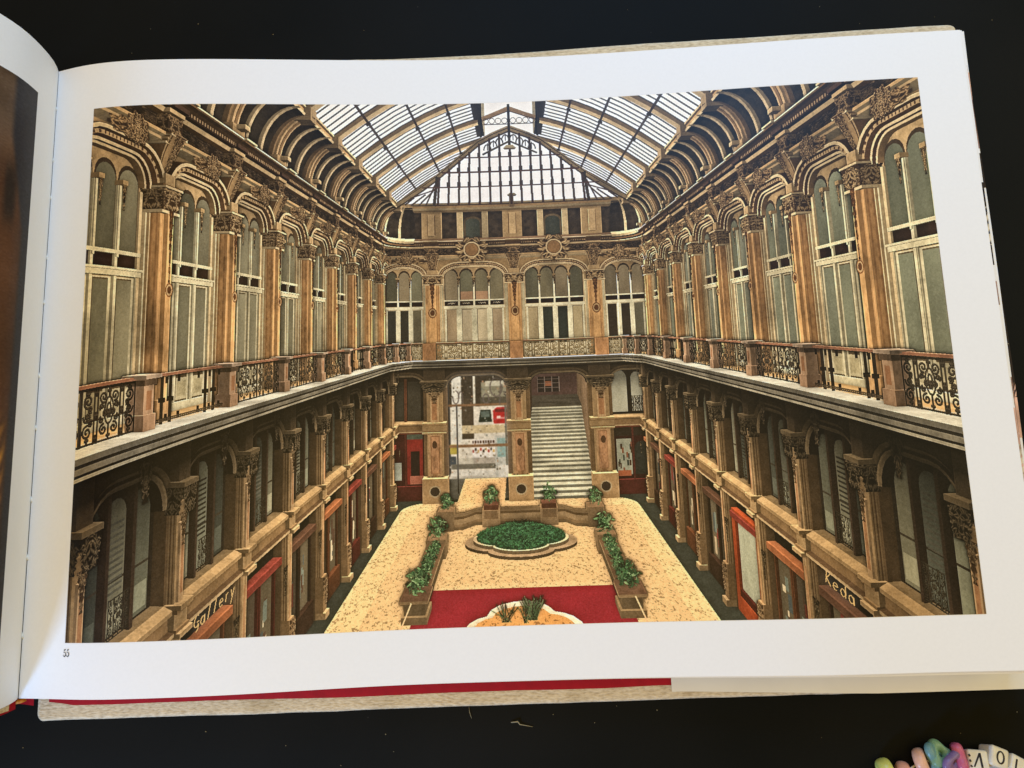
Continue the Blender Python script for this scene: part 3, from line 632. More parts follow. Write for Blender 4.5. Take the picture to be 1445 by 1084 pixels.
    for (a, b) in zip(wl, wl[1:]):
        for z0, z1, o0, o1, c in ((0, .02, .02, .02, (150, 120, 80)), (.02, .03, .02, .008, (110, 86, 56)), (.03, .065, .008, .008, (196, 158, 106)), (.065, .08, .016, .016, (120, 92, 58))):
            fill([(a[0], a[1]-o0, ZF+z0), (b[0], b[1]-o0, ZF+z0), (b[0], b[1]-o1, ZF+z1), (a[0], a[1]-o1, ZF+z1)], c)
        fill([(a[0], a[1]-.016, ZF+.08), (b[0], b[1]-.016, ZF+.08), (b[0], b[1]+.05, ZF+.08), (a[0], a[1]+.05, ZF+.08)], (92, 74, 50))
    for x in (-.195, .170):
        slab(rect(x-.055, x+.055, 3.44, 3.54), ZF, ZF+.10, (190, 152, 102), (120, 92, 60)); fill([(x-.045, 3.437, ZF+.05), (x+.045, 3.437, ZF+.05), (x+.04, 3.437, ZF+.10), (x-.04, 3.437, ZF+.10)], (150, 116, 76))
        slab(rect(x-.045, x+.045, 3.45, 3.53), ZF+.10, ZF+.13, (110, 66, 46), (90, 56, 40)); bush(x, 3.49, ZF+.18, .054, 170, 1.3)
    # lobed round bed
    t = np.linspace(0, 2*np.pi, 81)[:-1]
    def lob(r): return [(-.012+r*(.82+.20*abs(np.cos(2*a))**.7)*np.cos(a), 3.17+r*.66*(.86+.16*abs(np.cos(2*a))**.7)*np.sin(a)) for a in t]
    slab(lob(.315), ZF, ZF+.016, (116, 94, 66), (150, 122, 86)); slab(lob(.268), ZF+.016, ZF+.034, (140, 114, 78), (196, 164, 116)); fill([(x, y, ZF+.035) for x, y in lob(.25)], (30, 52, 34), LEAF)
    for _ in range(4200):
        a = rng.uniform(0, 2*np.pi); k = .82+.20*abs(np.cos(2*a))**.7; r = .245*np.sqrt(rng.random()); z = ZF+.036+.05*(1-(r/.25)**2)**.8+.012*rng.random()
        p = A((-.012+r*k*np.cos(a), 3.17+r*.66*k*np.sin(a), z)); e = A((*rng.normal(size=2)*.006, rng.normal()*.004)); g = A((*rng.normal(size=2)*.006, rng.normal()*.006))
        fill([p-e, p+g, p+e, p-g], ((42, 84, 50), (60, 104, 64), (26, 58, 38), (48, 94, 52))[rng.integers(4)], LEAF)
    for k in range(10): rod((.0+.05*np.cos(k), 3.25+.03*np.sin(k*2), ZF+.085), (.05*np.cos(k*1.7), 3.25+.03*np.sin(k), ZF+.10), .004, (20, 34, 24))
    # curved bed in front with grasses
    fb = [(-.235, 2.30), (-.20, 2.335), (-.165, 2.35), (-.15, 2.40), (-.11, 2.44), (-.05, 2.465), (.01, 2.47), (.06, 2.455), (.10, 2.42), (.125, 2.375), (.165, 2.36), (.20, 2.335), (.23, 2.29), (.26, 2.2), (-.27, 2.2)]; fb = [(x, y+.03) for x, y in fb]
    slab(fb, ZF, ZF+.02, (186, 160, 118), (206, 188, 148)); c0 = A((-.01, 2.33)); fill([(*(c0+(A(p)-c0)*A((.84, .74))), ZF+.021) for p in fb], (180, 124, 66), FLOOR)
    for cx, cy, n, hh in ((.03, 2.34, 70, .085), (-.085, 2.33, 18, .075), (.0, 2.32, 10, .07)):
        for k in range(n):
            a, r = rng.uniform(0, 2*np.pi), rng.uniform(.01, .06); rod((cx+.01*rng.normal(), cy, ZF+.02), (cx+r*np.cos(a), cy+r*.5*np.sin(a), ZF+.02+hh*rng.uniform(.6, 1.1)), .0026, ((86, 116, 70), (120, 140, 90), (52, 72, 46), (60, 44, 34))[rng.integers(4)], LEAF)
    # shop signs: gold script
    def sign(f, a0, a1, word):
        o = A(f.p(a0, -.850, .014)); eu = A(f.p(a1, -.850, .014))-o; ev = A(f.p(a0, -.785, .014))-o
        n = len(word)
        for i, ch in enumerate(word):
            g = {'G': [cur(.5, .6, .4, .4, .8, 5.6), [(.8, .3), (.8, .0), (.5, -.15)], [(.55, .5), (.9, .5)]], 'a': [cur(.45, .3, .3, .3, 0, 6.3), [(.75, .6), (.78, 0)]], 'l': [[(.3, 0), (.55, 1.0)], cur(.5, 1, .1, .1, 0, 3)], 'e': [[(.2, .3), (.75, .35)], cur(.48, .3, .3, .3, .2, 5.5)], 'r': [[(.3, 0), (.35, .6)], cur(.6, .4, .25, .2, 2.6, .8)], 'y': [[(.2, .6), (.45, .05)], [(.8, .6), (.3, -.5)]], 'K': [[(.2, 0), (.3, 1.)], [(.8, 1.0), (.3, .45), (.85, 0)]], 'd': [cur(.45, .3, .3, .3, 0, 6.3), [(.75, 1.0), (.78, 0)]], 'i': [[(.5, 0), (.52, .6)]]}.get(ch, [])
            for pts in g:
                P = [o+eu*(i+x*1.0+.14*y)/n+ev*(.22+.58*y) for x, y in pts]
                for p, q in zip(P, P[1:]): rod(p, q, .0026, (206, 166, 96), SKY)
    sign(L2, LY[2]+.10, LY[2]+.315, 'Gallery'); sign(R2, LY[2]+.27, LY[2]+.12, 'Keda')
    for a0, a1, h0, h1 in ((LY[4]+.04, LY[5]-.04, -1.24, -.86),):
        for (p0, p1, q0, q1) in ((a0, a1, h1-.03, h1+.01), (a0, a1, h0-.05, h0+.03), (a0, a0+.03, h0, h1), (a1-.03, a1, h0, h1)): box(R2, p0, p1, q0, q1, -.02, .012, (196, 78, 36))
        quad(R2, a0+.03, a1-.03, h0+.03, h1-.03, .0, (150, 150, 120), GLASS)
    # ---------- deferred shading ----------
    Z = np.where(zb > 0, 1/np.maximum(zb, 1e-6), 9).astype(np.float32)
    PX = gx[None, :].astype(np.float32)*Z; PZ = gy[:, None].astype(np.float32)*Z
    def hsh(i, j, k):
        h = (i*374761393+j*668265263+k*2147483647+1013904223) & 0xffffffff
        h = ((h ^ (h >> 13))*1274126177) & 0xffffffff
        return ((h ^ (h >> 16)) & 0xffff)/65535.
    def noise(x, y, z):
        x0, y0, z0 = (np.floor(v).astype(np.int64) for v in (x, y, z)); fx, fy, fz = x-x0, y-y0, z-z0
        fx, fy, fz = (v*v*(3-2*v) for v in (fx, fy, fz)); r = 0
        for a in (0, 1):
            for b in (0, 1):
                for c in (0, 1): r = r+(fx if a else 1-fx)*(fy if b else 1-fy)*(fz if c else 1-fz)*hsh(x0+a, y0+b, z0+c)
        return r
    def mod(ms, fn):
        k = np.isin(mat, ms)
        if k.any(): col[k] *= fn(PX[k], Z[k], PZ[k])[:, None] if True else 1
    mod((STONE,), lambda x, y, z: (.52+.40*noise(x*28, y*28, z*28)+.30*noise(x*90, y*90, z*90)+.34*noise(x*230, y*230, z*230))*np.where((z > .42) & (z < .72) & (y < 3.7), .84, 1))
    mod((MARB,), lambda x, y, z: .56+.42*noise(x*50, y*50, z*18)+.46*noise(x*170, y*170, z*80)-.30*np.clip((noise(x*24+z*5, y*24, z*9)-.62)*5, 0, 1))
    mod((GLASS,), lambda x, y, z: .50+.62*noise(x*11, y*11, z*5)+.22*noise(x*40, y*40, z*16)+.28*noise(x*170, y*170, z*170))
    mod((DARK,), lambda x, y, z: .5+.9*noise(x*40, y*40, z*40))
    mod((FLAT,), lambda x, y, z: .75+.3*noise(x*40, y*40, z*40)+.2*noise(x*130, y*130, z*130))
    def fl(x, y, z):
        n = noise(x*90+y*14, y*64-x*9, z*0+3); n2 = noise(x*230+y*40, y*130, z*0+9); n3 = noise(x*8, y*8, z*0)
        return .92+.12*n3-.72*np.clip((n*.55+n2*.7-.74)*5, 0, 1)+.26*n2
    mod((FLOOR,), fl)
    mod((CARPET,), lambda x, y, z: .78+.22*noise(x*14, y*10, z*0)+.30*noise(x*220, y*220, z*0))
    # stains: soft dark weathering on the stone
    k = np.isin(mat, (STONE, MARB)); st = noise(PX[k]*7, Z[k]*7, PZ[k]*7)
    col[k] *= (1-.45*np.clip((st-.52)*3, 0, 1)*A((.7, .9, 1.0))[None, :, None]).reshape(3, -1).T if False else (1-.4*np.clip((st-.5)*3, 0, 1))[:, None]
    Ld = np.stack([-PX*.9, 1.2-Z*.30, 1.05-PZ], -1); Ld /= np.sqrt((Ld**2).sum(-1, keepdims=True))
    nl = np.clip((nrm*Ld).sum(-1), 0, 1)
    amb = .40+.20*nrm[..., 2]
    # daylight that clears the balcony slab
    ax = np.abs(PX); low = (PZ < -.285) & ((ax > .70) | (Z > 3.78))
    out = np.where(Z > 3.78, np.maximum(.05, Z-3.77), np.maximum(.012, ax-.80))
    hit = .86-out*1.24/np.maximum(.002, -.285-PZ)
    vis = np.where(low, np.clip((hit+.85)/1.7, 0, 1), 1.)
    vis = np.where(low & (Z > 3.78), np.maximum(vis, np.clip((-.38-PZ)*7, .25, .85)), vis)
    light = (amb*(.16+.84*vis)+.85*nl*vis)
    sm = np.clip((-.29-PZ)/.36, 0, 1); side = low & (Z < 3.78)
    light = np.where(side, light*(.42+.76*sm)*np.clip(.60+(Z-1.2)*.42, .74, 1)*np.where((ax > .905) & (mat != GLASS), .70, np.where(mat == GLASS, 1.55, 1)), light)
    light = np.where(low & ~side, light*1.25, light); light = np.where((Z > 3.6) & (PZ > -.285) & (PZ < .9), light*1.34, light)
    stair = (Z > 4.02) & (PX > 0) & (PZ < -.28); light = np.where(stair, light*np.clip(1.3-(Z-4.0)*.45, .62, 1.3), light)
    # ambient occlusion from the depth buffer
    iz = zb/np.maximum(zb.max(), 1e-6)
    ao = np.ones_like(Z)
    lz = np.log(np.where(za > 0, 1/np.maximum(za, 1e-6), 9))
    for r, g in ((3, 26.), (8, 15.), (22, 7.)):
        ao *= np.clip(1-g*np.clip(lz-blur(lz.astype(np.float32), r), 0, .03), .25, 1)
    ao = np.where(stair, np.maximum(ao, .78)*.88, ao)
    hi = np.clip((blur(lz.astype(np.float32), 2)-lz)*30, 0, .22)
    nosky = mat != SKY
    img = col*(light*ao*(1+hi))[..., None]*1.36
    nv = np.where((Z > 4.4) & (PZ < -.2), .40+.38*noise(PX*50, Z, PZ*50)+.34*noise(PX*190, Z, PZ*190), .93+.07*noise(PX*9, Z*4, PZ*9)); img = np.where(nosky[..., None], img, col*nv[..., None])
    k = (mat == 0); img[k] = lin((30, 24, 18))
    # near parts fall off into shadow towards the bottom corners
    img = np.clip(img, 0, None)
    # glare of the sky spreading a little over the roof bars
    gl_ = blur(blur(np.where(nosky, 0, 1).astype(np.float32), 9), 9)
    img = img+(.10*gl_*nosky)[..., None]*A((1, .98, .92))
    img = img/(1+.12*img)
    s = np.clip(img, 0, 1)**(1/2.2)
    st = (Z > 4.5) & (PX < 0); sb = np.stack([blur(s[..., c].astype(np.float32), 1) for c in range(3)], -1); s = np.where(st[..., None], sb, s)
    # crisp reproduction: local contrast, sharpening and film grain
    lum = s.mean(-1)
    s = s+(.30*(lum-blur(lum.astype(np.float32), 2))+.20*(lum-blur(lum.astype(np.float32), 14)))[..., None]
    g = rng.normal(size=(H, W)).astype(np.float32); s = s+(.014*g+.020*blur(g, 1))[..., None]
    lum = s.mean(-1, keepdims=True); s = lum+(s-lum)*np.where(np.isin(mat, (FLOOR, CARPET))[..., None], .98, .95)
    s = s*A((1.02, .982, .945))+A((.010, .007, .004))
    return np.clip(s, .02, .985).astype(np.float32)
# ------------------------------------------------------------------ settings
GAIN = 1.06
AMB = .39
WCOL = (1.0, .68, .24, 1)
CAM = (0.175, 0.0611, 0.3063)
LAMPS = [('window_light', (-.16, -.40, .26), (.15, .11, 0), .10, 3.1, (.29, .54, 1.0)),
         ('ceiling_light', (.05, .10, .90), (.15, .11, 0), .8, 2.8, (1.0, .66, .12)),
         ('side_fill_light', (1.15, .35, .75), (.15, .11, 0), .7, 3.5, (1.0, .94, .50)),  # added fill from the right, brightens the left page and gutter
         ('far_cool_fill', (.30, .60, .45), (.15, .11, 0), .35, 3.4, (.18, .49, 1.0))]  # added cool fill for the far end of the page, no known window
# ------------------------------------------------------------------ helpers
def obj(name, verts, faces, mat=None, parent=None, smooth=False, uvs=None):
    me = bpy.data.meshes.new(name); me.from_pydata([tuple(map(float, v)) for v in verts], [], faces); me.update()
    if uvs is not None:
        l = me.uv_layers.new(name='UVMap'); idx = np.empty(len(me.loops), np.int32); me.loops.foreach_get('vertex_index', idx)
        l.data.foreach_set('uv', np.asarray(uvs, np.float32)[idx].ravel())
    if mat: me.materials.append(mat)
    if smooth: me.polygons.foreach_set('use_smooth', [True]*len(me.polygons))
    o = bpy.data.objects.new(name, me); COL.objects.link(o)
    if parent: o.parent = parent; o.matrix_parent_inverse = parent.matrix_world.inverted()
    return o
def empty(name, loc, label, cat, group=None):
    o = bpy.data.objects.new(name, None); COL.objects.link(o); o.location = loc; o.empty_display_size = .02
    o['label'] = label; o['category'] = cat
    if group: o['group'] = group
    bpy.context.view_layer.update()
    return o
def tag(o, label, cat, group=None):
    o['label'] = label; o['category'] = cat
    if group: o['group'] = group
    return o
def grid(fn, nu, nv, u0=0, u1=1, v0=0, v1=1):
    V, UV, F = [], [], []
    for j in range(nv+1):
        for i in range(nu+1):
            a, b = i/nu, j/nv
            V.append(fn(u0+(u1-u0)*a, v0+(v1-v0)*b)); UV.append((a, b))
    for j in range(nv):
        for i in range(nu):
            k = j*(nu+1)+i; F.append((k, k+1, k+nu+2, k+nu+1))
    return V, F, UV
def srgb(*c): return tuple((x/255/12.92 if x < 10.3 else ((x/255+.055)/1.055)**2.4) for x in c)+(1.,)
class NT:
    def __init__(s, name):
        s.m = bpy.data.materials.new(name); s.m.use_nodes = True; s.t = s.m.node_tree; s.b = s.t.nodes['Principled BSDF']
    def n(s, kind, **kw):
        x = s.t.nodes.new(kind)
        for k, v in kw.items():
            if k in x.inputs: x.inputs[k].default_value = v
            else: setattr(x, k, v)
        return x
    def l(s, a, ao, b, bi): s.t.links.new(a.outputs[ao], b.inputs[bi])
    def ramp(s, src, out, stops):
        r = s.n('ShaderNodeValToRGB'); e = r.color_ramp.elements
        while len(e) < len(stops): e.new(.5)
        for k, (p, c) in enumerate(stops): e[k].position = p; e[k].color = c
        s.l(src, out, r, 'Fac'); return r
    def bump(s, src, out, strength, dist):
        b = s.n('ShaderNodeBump'); b.inputs['Strength'].default_value = strength; b.inputs['Distance'].default_value = dist
        s.l(src, out, b, 'Height'); s.l(b, 'Normal', s.b, 'Normal')
def simple(name, c, rough=.6, spec=.3, noise=None, amp=.12, bump=0., detail=4.):
    t = NT(name); t.b.inputs['Roughness'].default_value = rough; t.b.inputs['Specular IOR Level'].default_value = spec
    co = t.n('ShaderNodeTexCoord'); nz = t.n('ShaderNodeTexNoise'); nz.inputs['Scale'].default_value = noise or 300.; nz.inputs['Detail'].default_value = detail
    t.l(co, 'Object', nz, 'Vector')
    a = tuple(x*(1-amp) for x in c[:3])+(1,); b = tuple(min(1, x*(1+amp)) for x in c[:3])+(1,)
    r = t.ramp(nz, 'Fac', [(.3, a), (.7, b)]); t.l(r, 'Color', t.b, 'Base Color')
    if bump: t.bump(nz, 'Fac', bump, .0004)
    return t.m
# ------------------------------------------------------------------ materials
PAPER = srgb(236, 235, 233)
M_page = simple('coated_paper', PAPER, .55, .25, 900., .012, .02)
M_sheet = simple('page_edge_paper', srgb(214, 206, 188), .7, .2, 500., .06)
def print_mat(name, img, gain):
    t = NT(name); t.b.inputs['Roughness'].default_value = .4; t.b.inputs['Specular IOR Level'].default_value = .22
    tx = t.n('ShaderNodeTexImage'); tx.image = img; tx.extension = 'EXTEND'; tx.interpolation = 'Linear'
    mx = t.n('ShaderNodeMix', data_type='RGBA', blend_type='MULTIPLY'); mx.inputs[0].default_value = 1.
    t.l(tx, 'Color', mx, 6); mx.inputs[7].default_value = (gain, gain, gain, 1)
    t.t.links.new(mx.outputs[2], t.b.inputs['Base Color'])
    return t.m
def make_image(name, a):
    h, w = a.shape[:2]
    im = bpy.data.images.new(name, w, h, alpha=False)
    buf = np.ones((h, w, 4), np.float32); buf[..., :3] = a[::-1]
    im.pixels.foreach_set(buf.ravel()); im.update(); im.pack()
    return im
# page block: thin stacked leaf edges
def block_mat():
    t = NT('stacked_page_edges'); t.b.inputs['Roughness'].default_value = .8
    co = t.n('ShaderNodeTexCoord'); mp = t.n('ShaderNodeMapping'); mp.inputs['Scale'].default_value = (3, 3, 4200)
    nz = t.n('ShaderNodeTexNoise'); nz.inputs['Scale'].default_value = 1.; nz.inputs['Detail'].default_value = 2.
    t.l(co, 'Object', mp, 'Vector'); t.l(mp, 'Vector', nz, 'Vector')
    r = t.ramp(nz, 'Fac', [(.3, srgb(150, 132, 108)), (.55, srgb(214, 204, 182)), (.75, srgb(226, 218, 200))]); t.l(r, 'Color', t.b, 'Base Color'); return t.m
M_block = block_mat()
def cloth_mat():
    t = NT('bookcloth'); t.b.inputs['Roughness'].default_value = .85; t.b.inputs['Specular IOR Level'].default_value = .15
    co = t.n('ShaderNodeTexCoord'); mp = t.n('ShaderNodeMapping'); mp.inputs['Scale'].default_value = (500, 1500, 1200)
    nz = t.n('ShaderNodeTexNoise'); nz.inputs['Scale'].default_value = 1.; nz.inputs['Detail'].default_value = 6.
    n2 = t.n('ShaderNodeTexNoise'); n2.inputs['Scale'].default_value = 60.; n2.inputs['Detail'].default_value = 5.
    t.l(co, 'Object', mp, 'Vector'); t.l(mp, 'Vector', nz, 'Vector'); t.l(co, 'Object', n2, 'Vector')
    r = t.ramp(nz, 'Fac', [(.30, srgb(184, 166, 136)), (.5, srgb(212, 196, 166)), (.7, srgb(228, 214, 186))])
    r2 = t.ramp(n2, 'Fac', [(.26, (.72, .68, .6, 1)), (.5, (1, 1, 1, 1))])
    mx = t.n('ShaderNodeMix', data_type='RGBA', blend_type='MULTIPLY'); mx.inputs[0].default_value = .7
    t.l(r, 'Color', mx, 6); t.l(r2, 'Color', mx, 7); t.t.links.new(mx.outputs[2], t.b.inputs['Base Color'])
    t.bump(nz, 'Fac', .7, .0005); return t.m
M_cloth = cloth_mat()
M_red = simple('red_endpaper', srgb(160, 14, 32), .6, .2, 250., .10, .05)
M_flap = simple('jacket_flap_paper', srgb(228, 224, 212), .6, .2, 40., .05)
M_ink = simple('black_ink', srgb(46, 44, 48), .6, .2)
M_gold = simple('headband_thread', srgb(206, 130, 40), .6, .3, 900., .3)
M_thread = simple('binding_thread', srgb(226, 222, 210), .8, .2)
M_dark = simple('gutter_shade', srgb(52, 44, 36), .9, .1)  # dark tone imitating shade down in the gutter; some bleed marks share it
M_lint = simple('lint', srgb(150, 140, 112), .9, .1)
def table_mat():
    t = NT('black_table_surface'); t.b.inputs['Roughness'].default_value = .65; t.b.inputs['Specular IOR Level'].default_value = .08
    co = t.n('ShaderNodeTexCoord'); nz = t.n('ShaderNodeTexNoise'); nz.inputs['Scale'].default_value = 9.; nz.inputs['Detail'].default_value = 6.
    fi = t.n('ShaderNodeTexNoise'); fi.inputs['Scale'].default_value = 1800.; fi.inputs['Detail'].default_value = 3.
    t.l(co, 'Object', nz, 'Vector'); t.l(co, 'Object', fi, 'Vector')
    r = t.ramp(nz, 'Fac', [(.3, (.0034, .0040, .0036, 1)), (.7, (.0068, .0070, .0062, 1))])
    vo = t.n('ShaderNodeTexVoronoi'); vo.inputs['Scale'].default_value = 150.; t.l(co, 'Object', vo, 'Vector')
    sp = t.ramp(vo, 'Distance', [(.024, (.06, .06, .057, 1)), (.04, (0, 0, 0, 1))])
    n3 = t.n('ShaderNodeTexNoise'); n3.inputs['Scale'].default_value = 70.; t.l(co, 'Object', n3, 'Vector')
    gate = t.ramp(n3, 'Fac', [(.60, (0, 0, 0, 1)), (.66, (1, 1, 1, 1))])
    m1 = t.n('ShaderNodeMix', data_type='RGBA', blend_type='MULTIPLY'); m1.inputs[0].default_value = 1.; t.l(sp, 'Color', m1, 6); t.l(gate, 'Color', m1, 7)
    m2 = t.n('ShaderNodeMix', data_type='RGBA', blend_type='ADD'); m2.inputs[0].default_value = 1.; t.l(r, 'Color', m2, 6); t.t.links.new(m1.outputs[2], m2.inputs[7])
    t.t.links.new(m2.outputs[2], t.b.inputs['Base Color'])
    t.bump(fi, 'Fac', .25, .0002); return t.m
# ------------------------------------------------------------------ table
tb = obj('table_top', [(-3, -3, 0), (3, -3, 0), (3, 3, 0), (-3, 3, 0)], [(0, 1, 2, 3)], table_mat())
tb['kind'] = 'structure'
# ------------------------------------------------------------------ the book
W, H = .36, .2412
KN = [0, .03, .07, .13, .22, .35, .5, .65, .8, .9, 1.0]
ZB = [.0175, .0198, .0231, .0249, .0240, .0192, .0186, .0216, .0279, .0293, .0320]
ZT = [.0178, .0211, .0236, .0243, .0229, .0201, .0190, .0218, .0261, .0287, .0305]
def natural(xs, ys):
    n = len(xs); h = np.diff(xs); A = np.zeros((n, n)); r = np.zeros(n); A[0, 0] = A[-1, -1] = 1
    for i in range(1, n-1):
        A[i, i-1:i+2] = h[i-1], 2*(h[i-1]+h[i]), h[i]; r[i] = 6*((ys[i+1]-ys[i])/h[i]-(ys[i]-ys[i-1])/h[i-1])
    M = np.linalg.solve(A, r)
    def f(x):
        i = min(max(int(np.searchsorted(xs, x))-1, 0), n-2); a = (xs[i+1]-x)/h[i]; b = (x-xs[i])/h[i]
        return a*ys[i]+b*ys[i+1]+((a**3-a)*M[i]+(b**3-b)*M[i+1])*h[i]**2/6
    return f
fb_, ft_ = natural(KN, ZB), natural(KN, ZT)
def pz(s, t): return (1-t)*fb_(s)+t*ft_(s)
def rp(s, t, lift=0.): return (W*s, H*t, pz(s, t)+lift)
BY0, BY1, BX0, BX1, BT = -.0116, .2528, -.0018, .3676, .0032
def bz(x, y):          # top of the right-hand cover board, which lies a little twisted
    t = (y-BY0)/(BY1-BY0); sm = lambda e: (math.sqrt(e*e+4e-4)+e)/2
    near, far = BT+sm(x-.24)*.038, BT+sm(x-.15)*.066
    return near*(1-t)+far*t
book = empty('open_book', (W/2, H/2, 0), 'large hardcover photo book lying open at a printed view of a glass-roofed gallery', 'book')
# cover board: rounded-corner slab following bz
def slab_on(name, outline, z_top, z_bot, mat, parent, bevel=.0008):
    bm = bmesh.new(); top = [bm.verts.new((x, y, z_top(x, y))) for x, y in outline]; bot = [bm.verts.new((x, y, z_bot(x, y))) for x, y in outline]
    cx = sum(p[0] for p in outline)/len(outline); n = len(outline)
    for k in range(n): bm.faces.new((top[k], bot[k], bot[(k+1) % n], top[(k+1) % n]))
    bm.faces.new(top); bm.faces.new(bot[::-1])
    bmesh.ops.triangulate(bm, faces=[f for f in bm.faces if len(f.verts) > 4], quad_method='BEAUTY', ngon_method='BEAUTY')
    bmesh.ops.recalc_face_normals(bm, faces=bm.faces)
    me = bpy.data.meshes.new(name); bm.to_mesh(me); bm.free(); me.materials.append(mat)
    o = bpy.data.objects.new(name, me); COL.objects.link(o); o.parent = parent; o.matrix_parent_inverse = parent.matrix_world.inverted(); return o
def board(name, x0, x1, y0, y1, ztop, thick, mat, parent, nx=48, r=.003, rag=.0):
    """closed slab with rounded corners and softened long edges, built as a grid"""
    prof = [(0, 1.0), (.0, .30), (.12, .06), (.35, 0.)]   # edge rounding: (inset fraction, depth fraction)
    rings = []
    for ins, dep in [(.0006, 1.0), (0, .75), (0, .30), (.0005, .07), (.0013, 0.)]:
        pts = []
        def corner(cx, cy, a0):
            return [(cx+(r-ins)*math.cos(a), cy+(r-ins)*math.sin(a)) for a in np.linspace(a0, a0+math.pi/2, 6)]
        c = [corner(x0+r, y0+r, math.pi), corner(x1-r, y0+r, 1.5*math.pi), corner(x1-r, y1-r, 0), corner(x0+r, y1-r, .5*math.pi)]
        seq = []
        for k in range(4):
            seq += c[k]; a, b = c[k][-1], c[(k+1) % 4][0]
            seq += [(a[0]+(b[0]-a[0])*f, a[1]+(b[1]-a[1])*f) for f in np.linspace(0, 1, nx)[1:-1]]
        rings.append([(x, y, ztop(x, y)-thick*dep) for x, y in seq])
    if rag:
        rr = np.random.default_rng(5); nn = len(rings[0]); w = np.convolve(rr.normal(size=nn+8), np.ones(9)/9, 'same')[:nn]
        rings = [[(x, y+rag*w[i]*(1 if y < .1 else -1), z) for i, (x, y, z) in enumerate(R)] for R in rings]
    n = len(rings[0]); V = [p for R in rings for p in R]; F = []
    for k in range(len(rings)-1):
        for i in range(n): F.append((k*n+i, k*n+(i+1) % n, (k+1)*n+(i+1) % n, (k+1)*n+i))
    # top cap: fan strips between the lower and upper long sides
    base = (len(rings)-1)*n; T = rings[-1]
    nx_ = 40; ny_ = 24; ix0, ix1 = x0+.004, x1-.004; iy0, iy1 = y0+.004, y1-.004
    F.append(tuple(base+i for i in range(n))); F.append(tuple(range(n))[::-1])
    return obj(name, V, F, mat, parent, True)
bb = board('cover_board', BX0, BX1, BY0, BY1, bz, BT-.0002, M_cloth, book, rag=.0007)
# top of the board as a real surface (the cap polygon is bent, so lay the turned-in cloth over it)
V, F, UV = grid(lambda u, v: (BX0+.0016+(BX1-BX0-.0032)*u, BY0+.0016+(BY1-BY0-.0032)*v, bz(BX0+.0016+(BX1-BX0-.0032)*u, BY0+.0016+(BY1-BY0-.0032)*v)+.00025), 60, 30)
obj('turned_in_cloth', V, F, M_cloth, bb)
rw = np.random.default_rng(11); wob = np.convolve(rw.normal(size=80), np.ones(7)/7, 'same')*.0004
def red_edge(x): return -.0062-.0009*np.clip((x-.05)/.3, 0, 1)+float(np.interp(x, np.linspace(0, .36, 80), wob))+.0016*math.exp(-((x-.004)/.005)**2)
V, F, UV = grid(lambda u, v: (lambda x: (x, red_edge(x)+(.2475-red_edge(x))*v, bz(x, red_edge(x)+(.2475-red_edge(x))*v)+.0006))(.003+.357*u), 80, 12)
obj('endpaper', V, F, M_red, bb)
def flap_pt(u, v):
    x = .2350+.1318*u; y0 = -.0089-.0024*min(1, max(0, (x-.24)/.07))
    y = y0+(.244-y0)*v; return (x, y, bz(x, y)+.0010+.0012*math.sin(u*math.pi*.9)*(1-v)**6)
V, F, UV = grid(flap_pt, 40, 12); obj('jacket_flap', V, F, M_flap, bb)
# right page block, leaves fanning slightly at the fore edge
def block(name, s0, s1, t0, t1, top, bot, mat, parent, nu=60, nl=10, jit=None):
    V, F = [], []; per = [(s0+(s1-s0)*i/nu, t0) for i in range(nu)]+[(s1, t0+(t1-t0)*i/20) for i in range(20)]+[(s1-(s1-s0)*i/nu, t1) for i in range(nu)]+[(s0, t1-(t1-t0)*i/20) for i in range(20)]
    n = len(per)
    for l in range(nl+1):
        f = l/nl
        for s, t in per:
            a, b = bot(s, t), top(s, t); j = jit(f, s, t) if jit else 0
            V.append((W*s+j, H*t, a+(b-a)*f))
    for l in range(nl):
        for i in range(n): F.append((l*n+i, l*n+(i+1) % n, (l+1)*n+(i+1) % n, (l+1)*n+i))
    return obj(name, V, F, mat, parent)
block('page_block', .004, .999, .004, .998, lambda s, t: pz(s, t)-.0011, lambda s, t: bz(W*s, H*t)+.0012, M_block, book, jit=lambda f, s, t: (.0012*(1-f)*max(0, s-.9)*10-.0004*(1-s)))
# leaves below the open page, each peeping out a little
M_tint = [simple('printed_leaf_edge', srgb(*c), .7, .2, 120., .45) for c in ((214, 172, 148), (214, 200, 172), (150, 120, 106))]
rr = np.random.default_rng(2)
for k in range(3):
    dx, dy, dz, sk = [(.0008, -.0002, .0003, .0010), (.0015, -.0007, .0006, -.0006), (.0020, -.0011, .0010, .0002)][k]
    def leaf(u, v, k=k, dx=dx, dy=dy, dz=dz, sk=sk):
        return (W*u+dx*u**3*(1+.25*math.sin(9*v+k*2)), H*v+(dy+(.0004 if k == 0 else .0002)*math.sin(u*7+k*2))*(1-v)*min(1, max(0, (u-.3)*1.8)), pz(u, v)-dz-.0012*(k+.3)/3*(1-v)**8*max(0, u-.45))
    V, F, UV = grid(leaf, 70, 20); lf = obj('page', V, F, M_page, book, True)
    # coloured bleed marks showing along the fore edge
    for q in range(7):
        v0 = rr.uniform(.03, .93); v1 = min(.99, v0+rr.uniform(.02, .14))
        V, F, UV = grid(lambda u, v: (lambda p: (p[0]+.00003, p[1], p[2]+.00006))(leaf(u, v)), 2, 8, .9955, 1.0, v0, v1)
        obj('bleed_mark', V, F, (M_tint+[M_dark])[rr.integers(4)], lf)
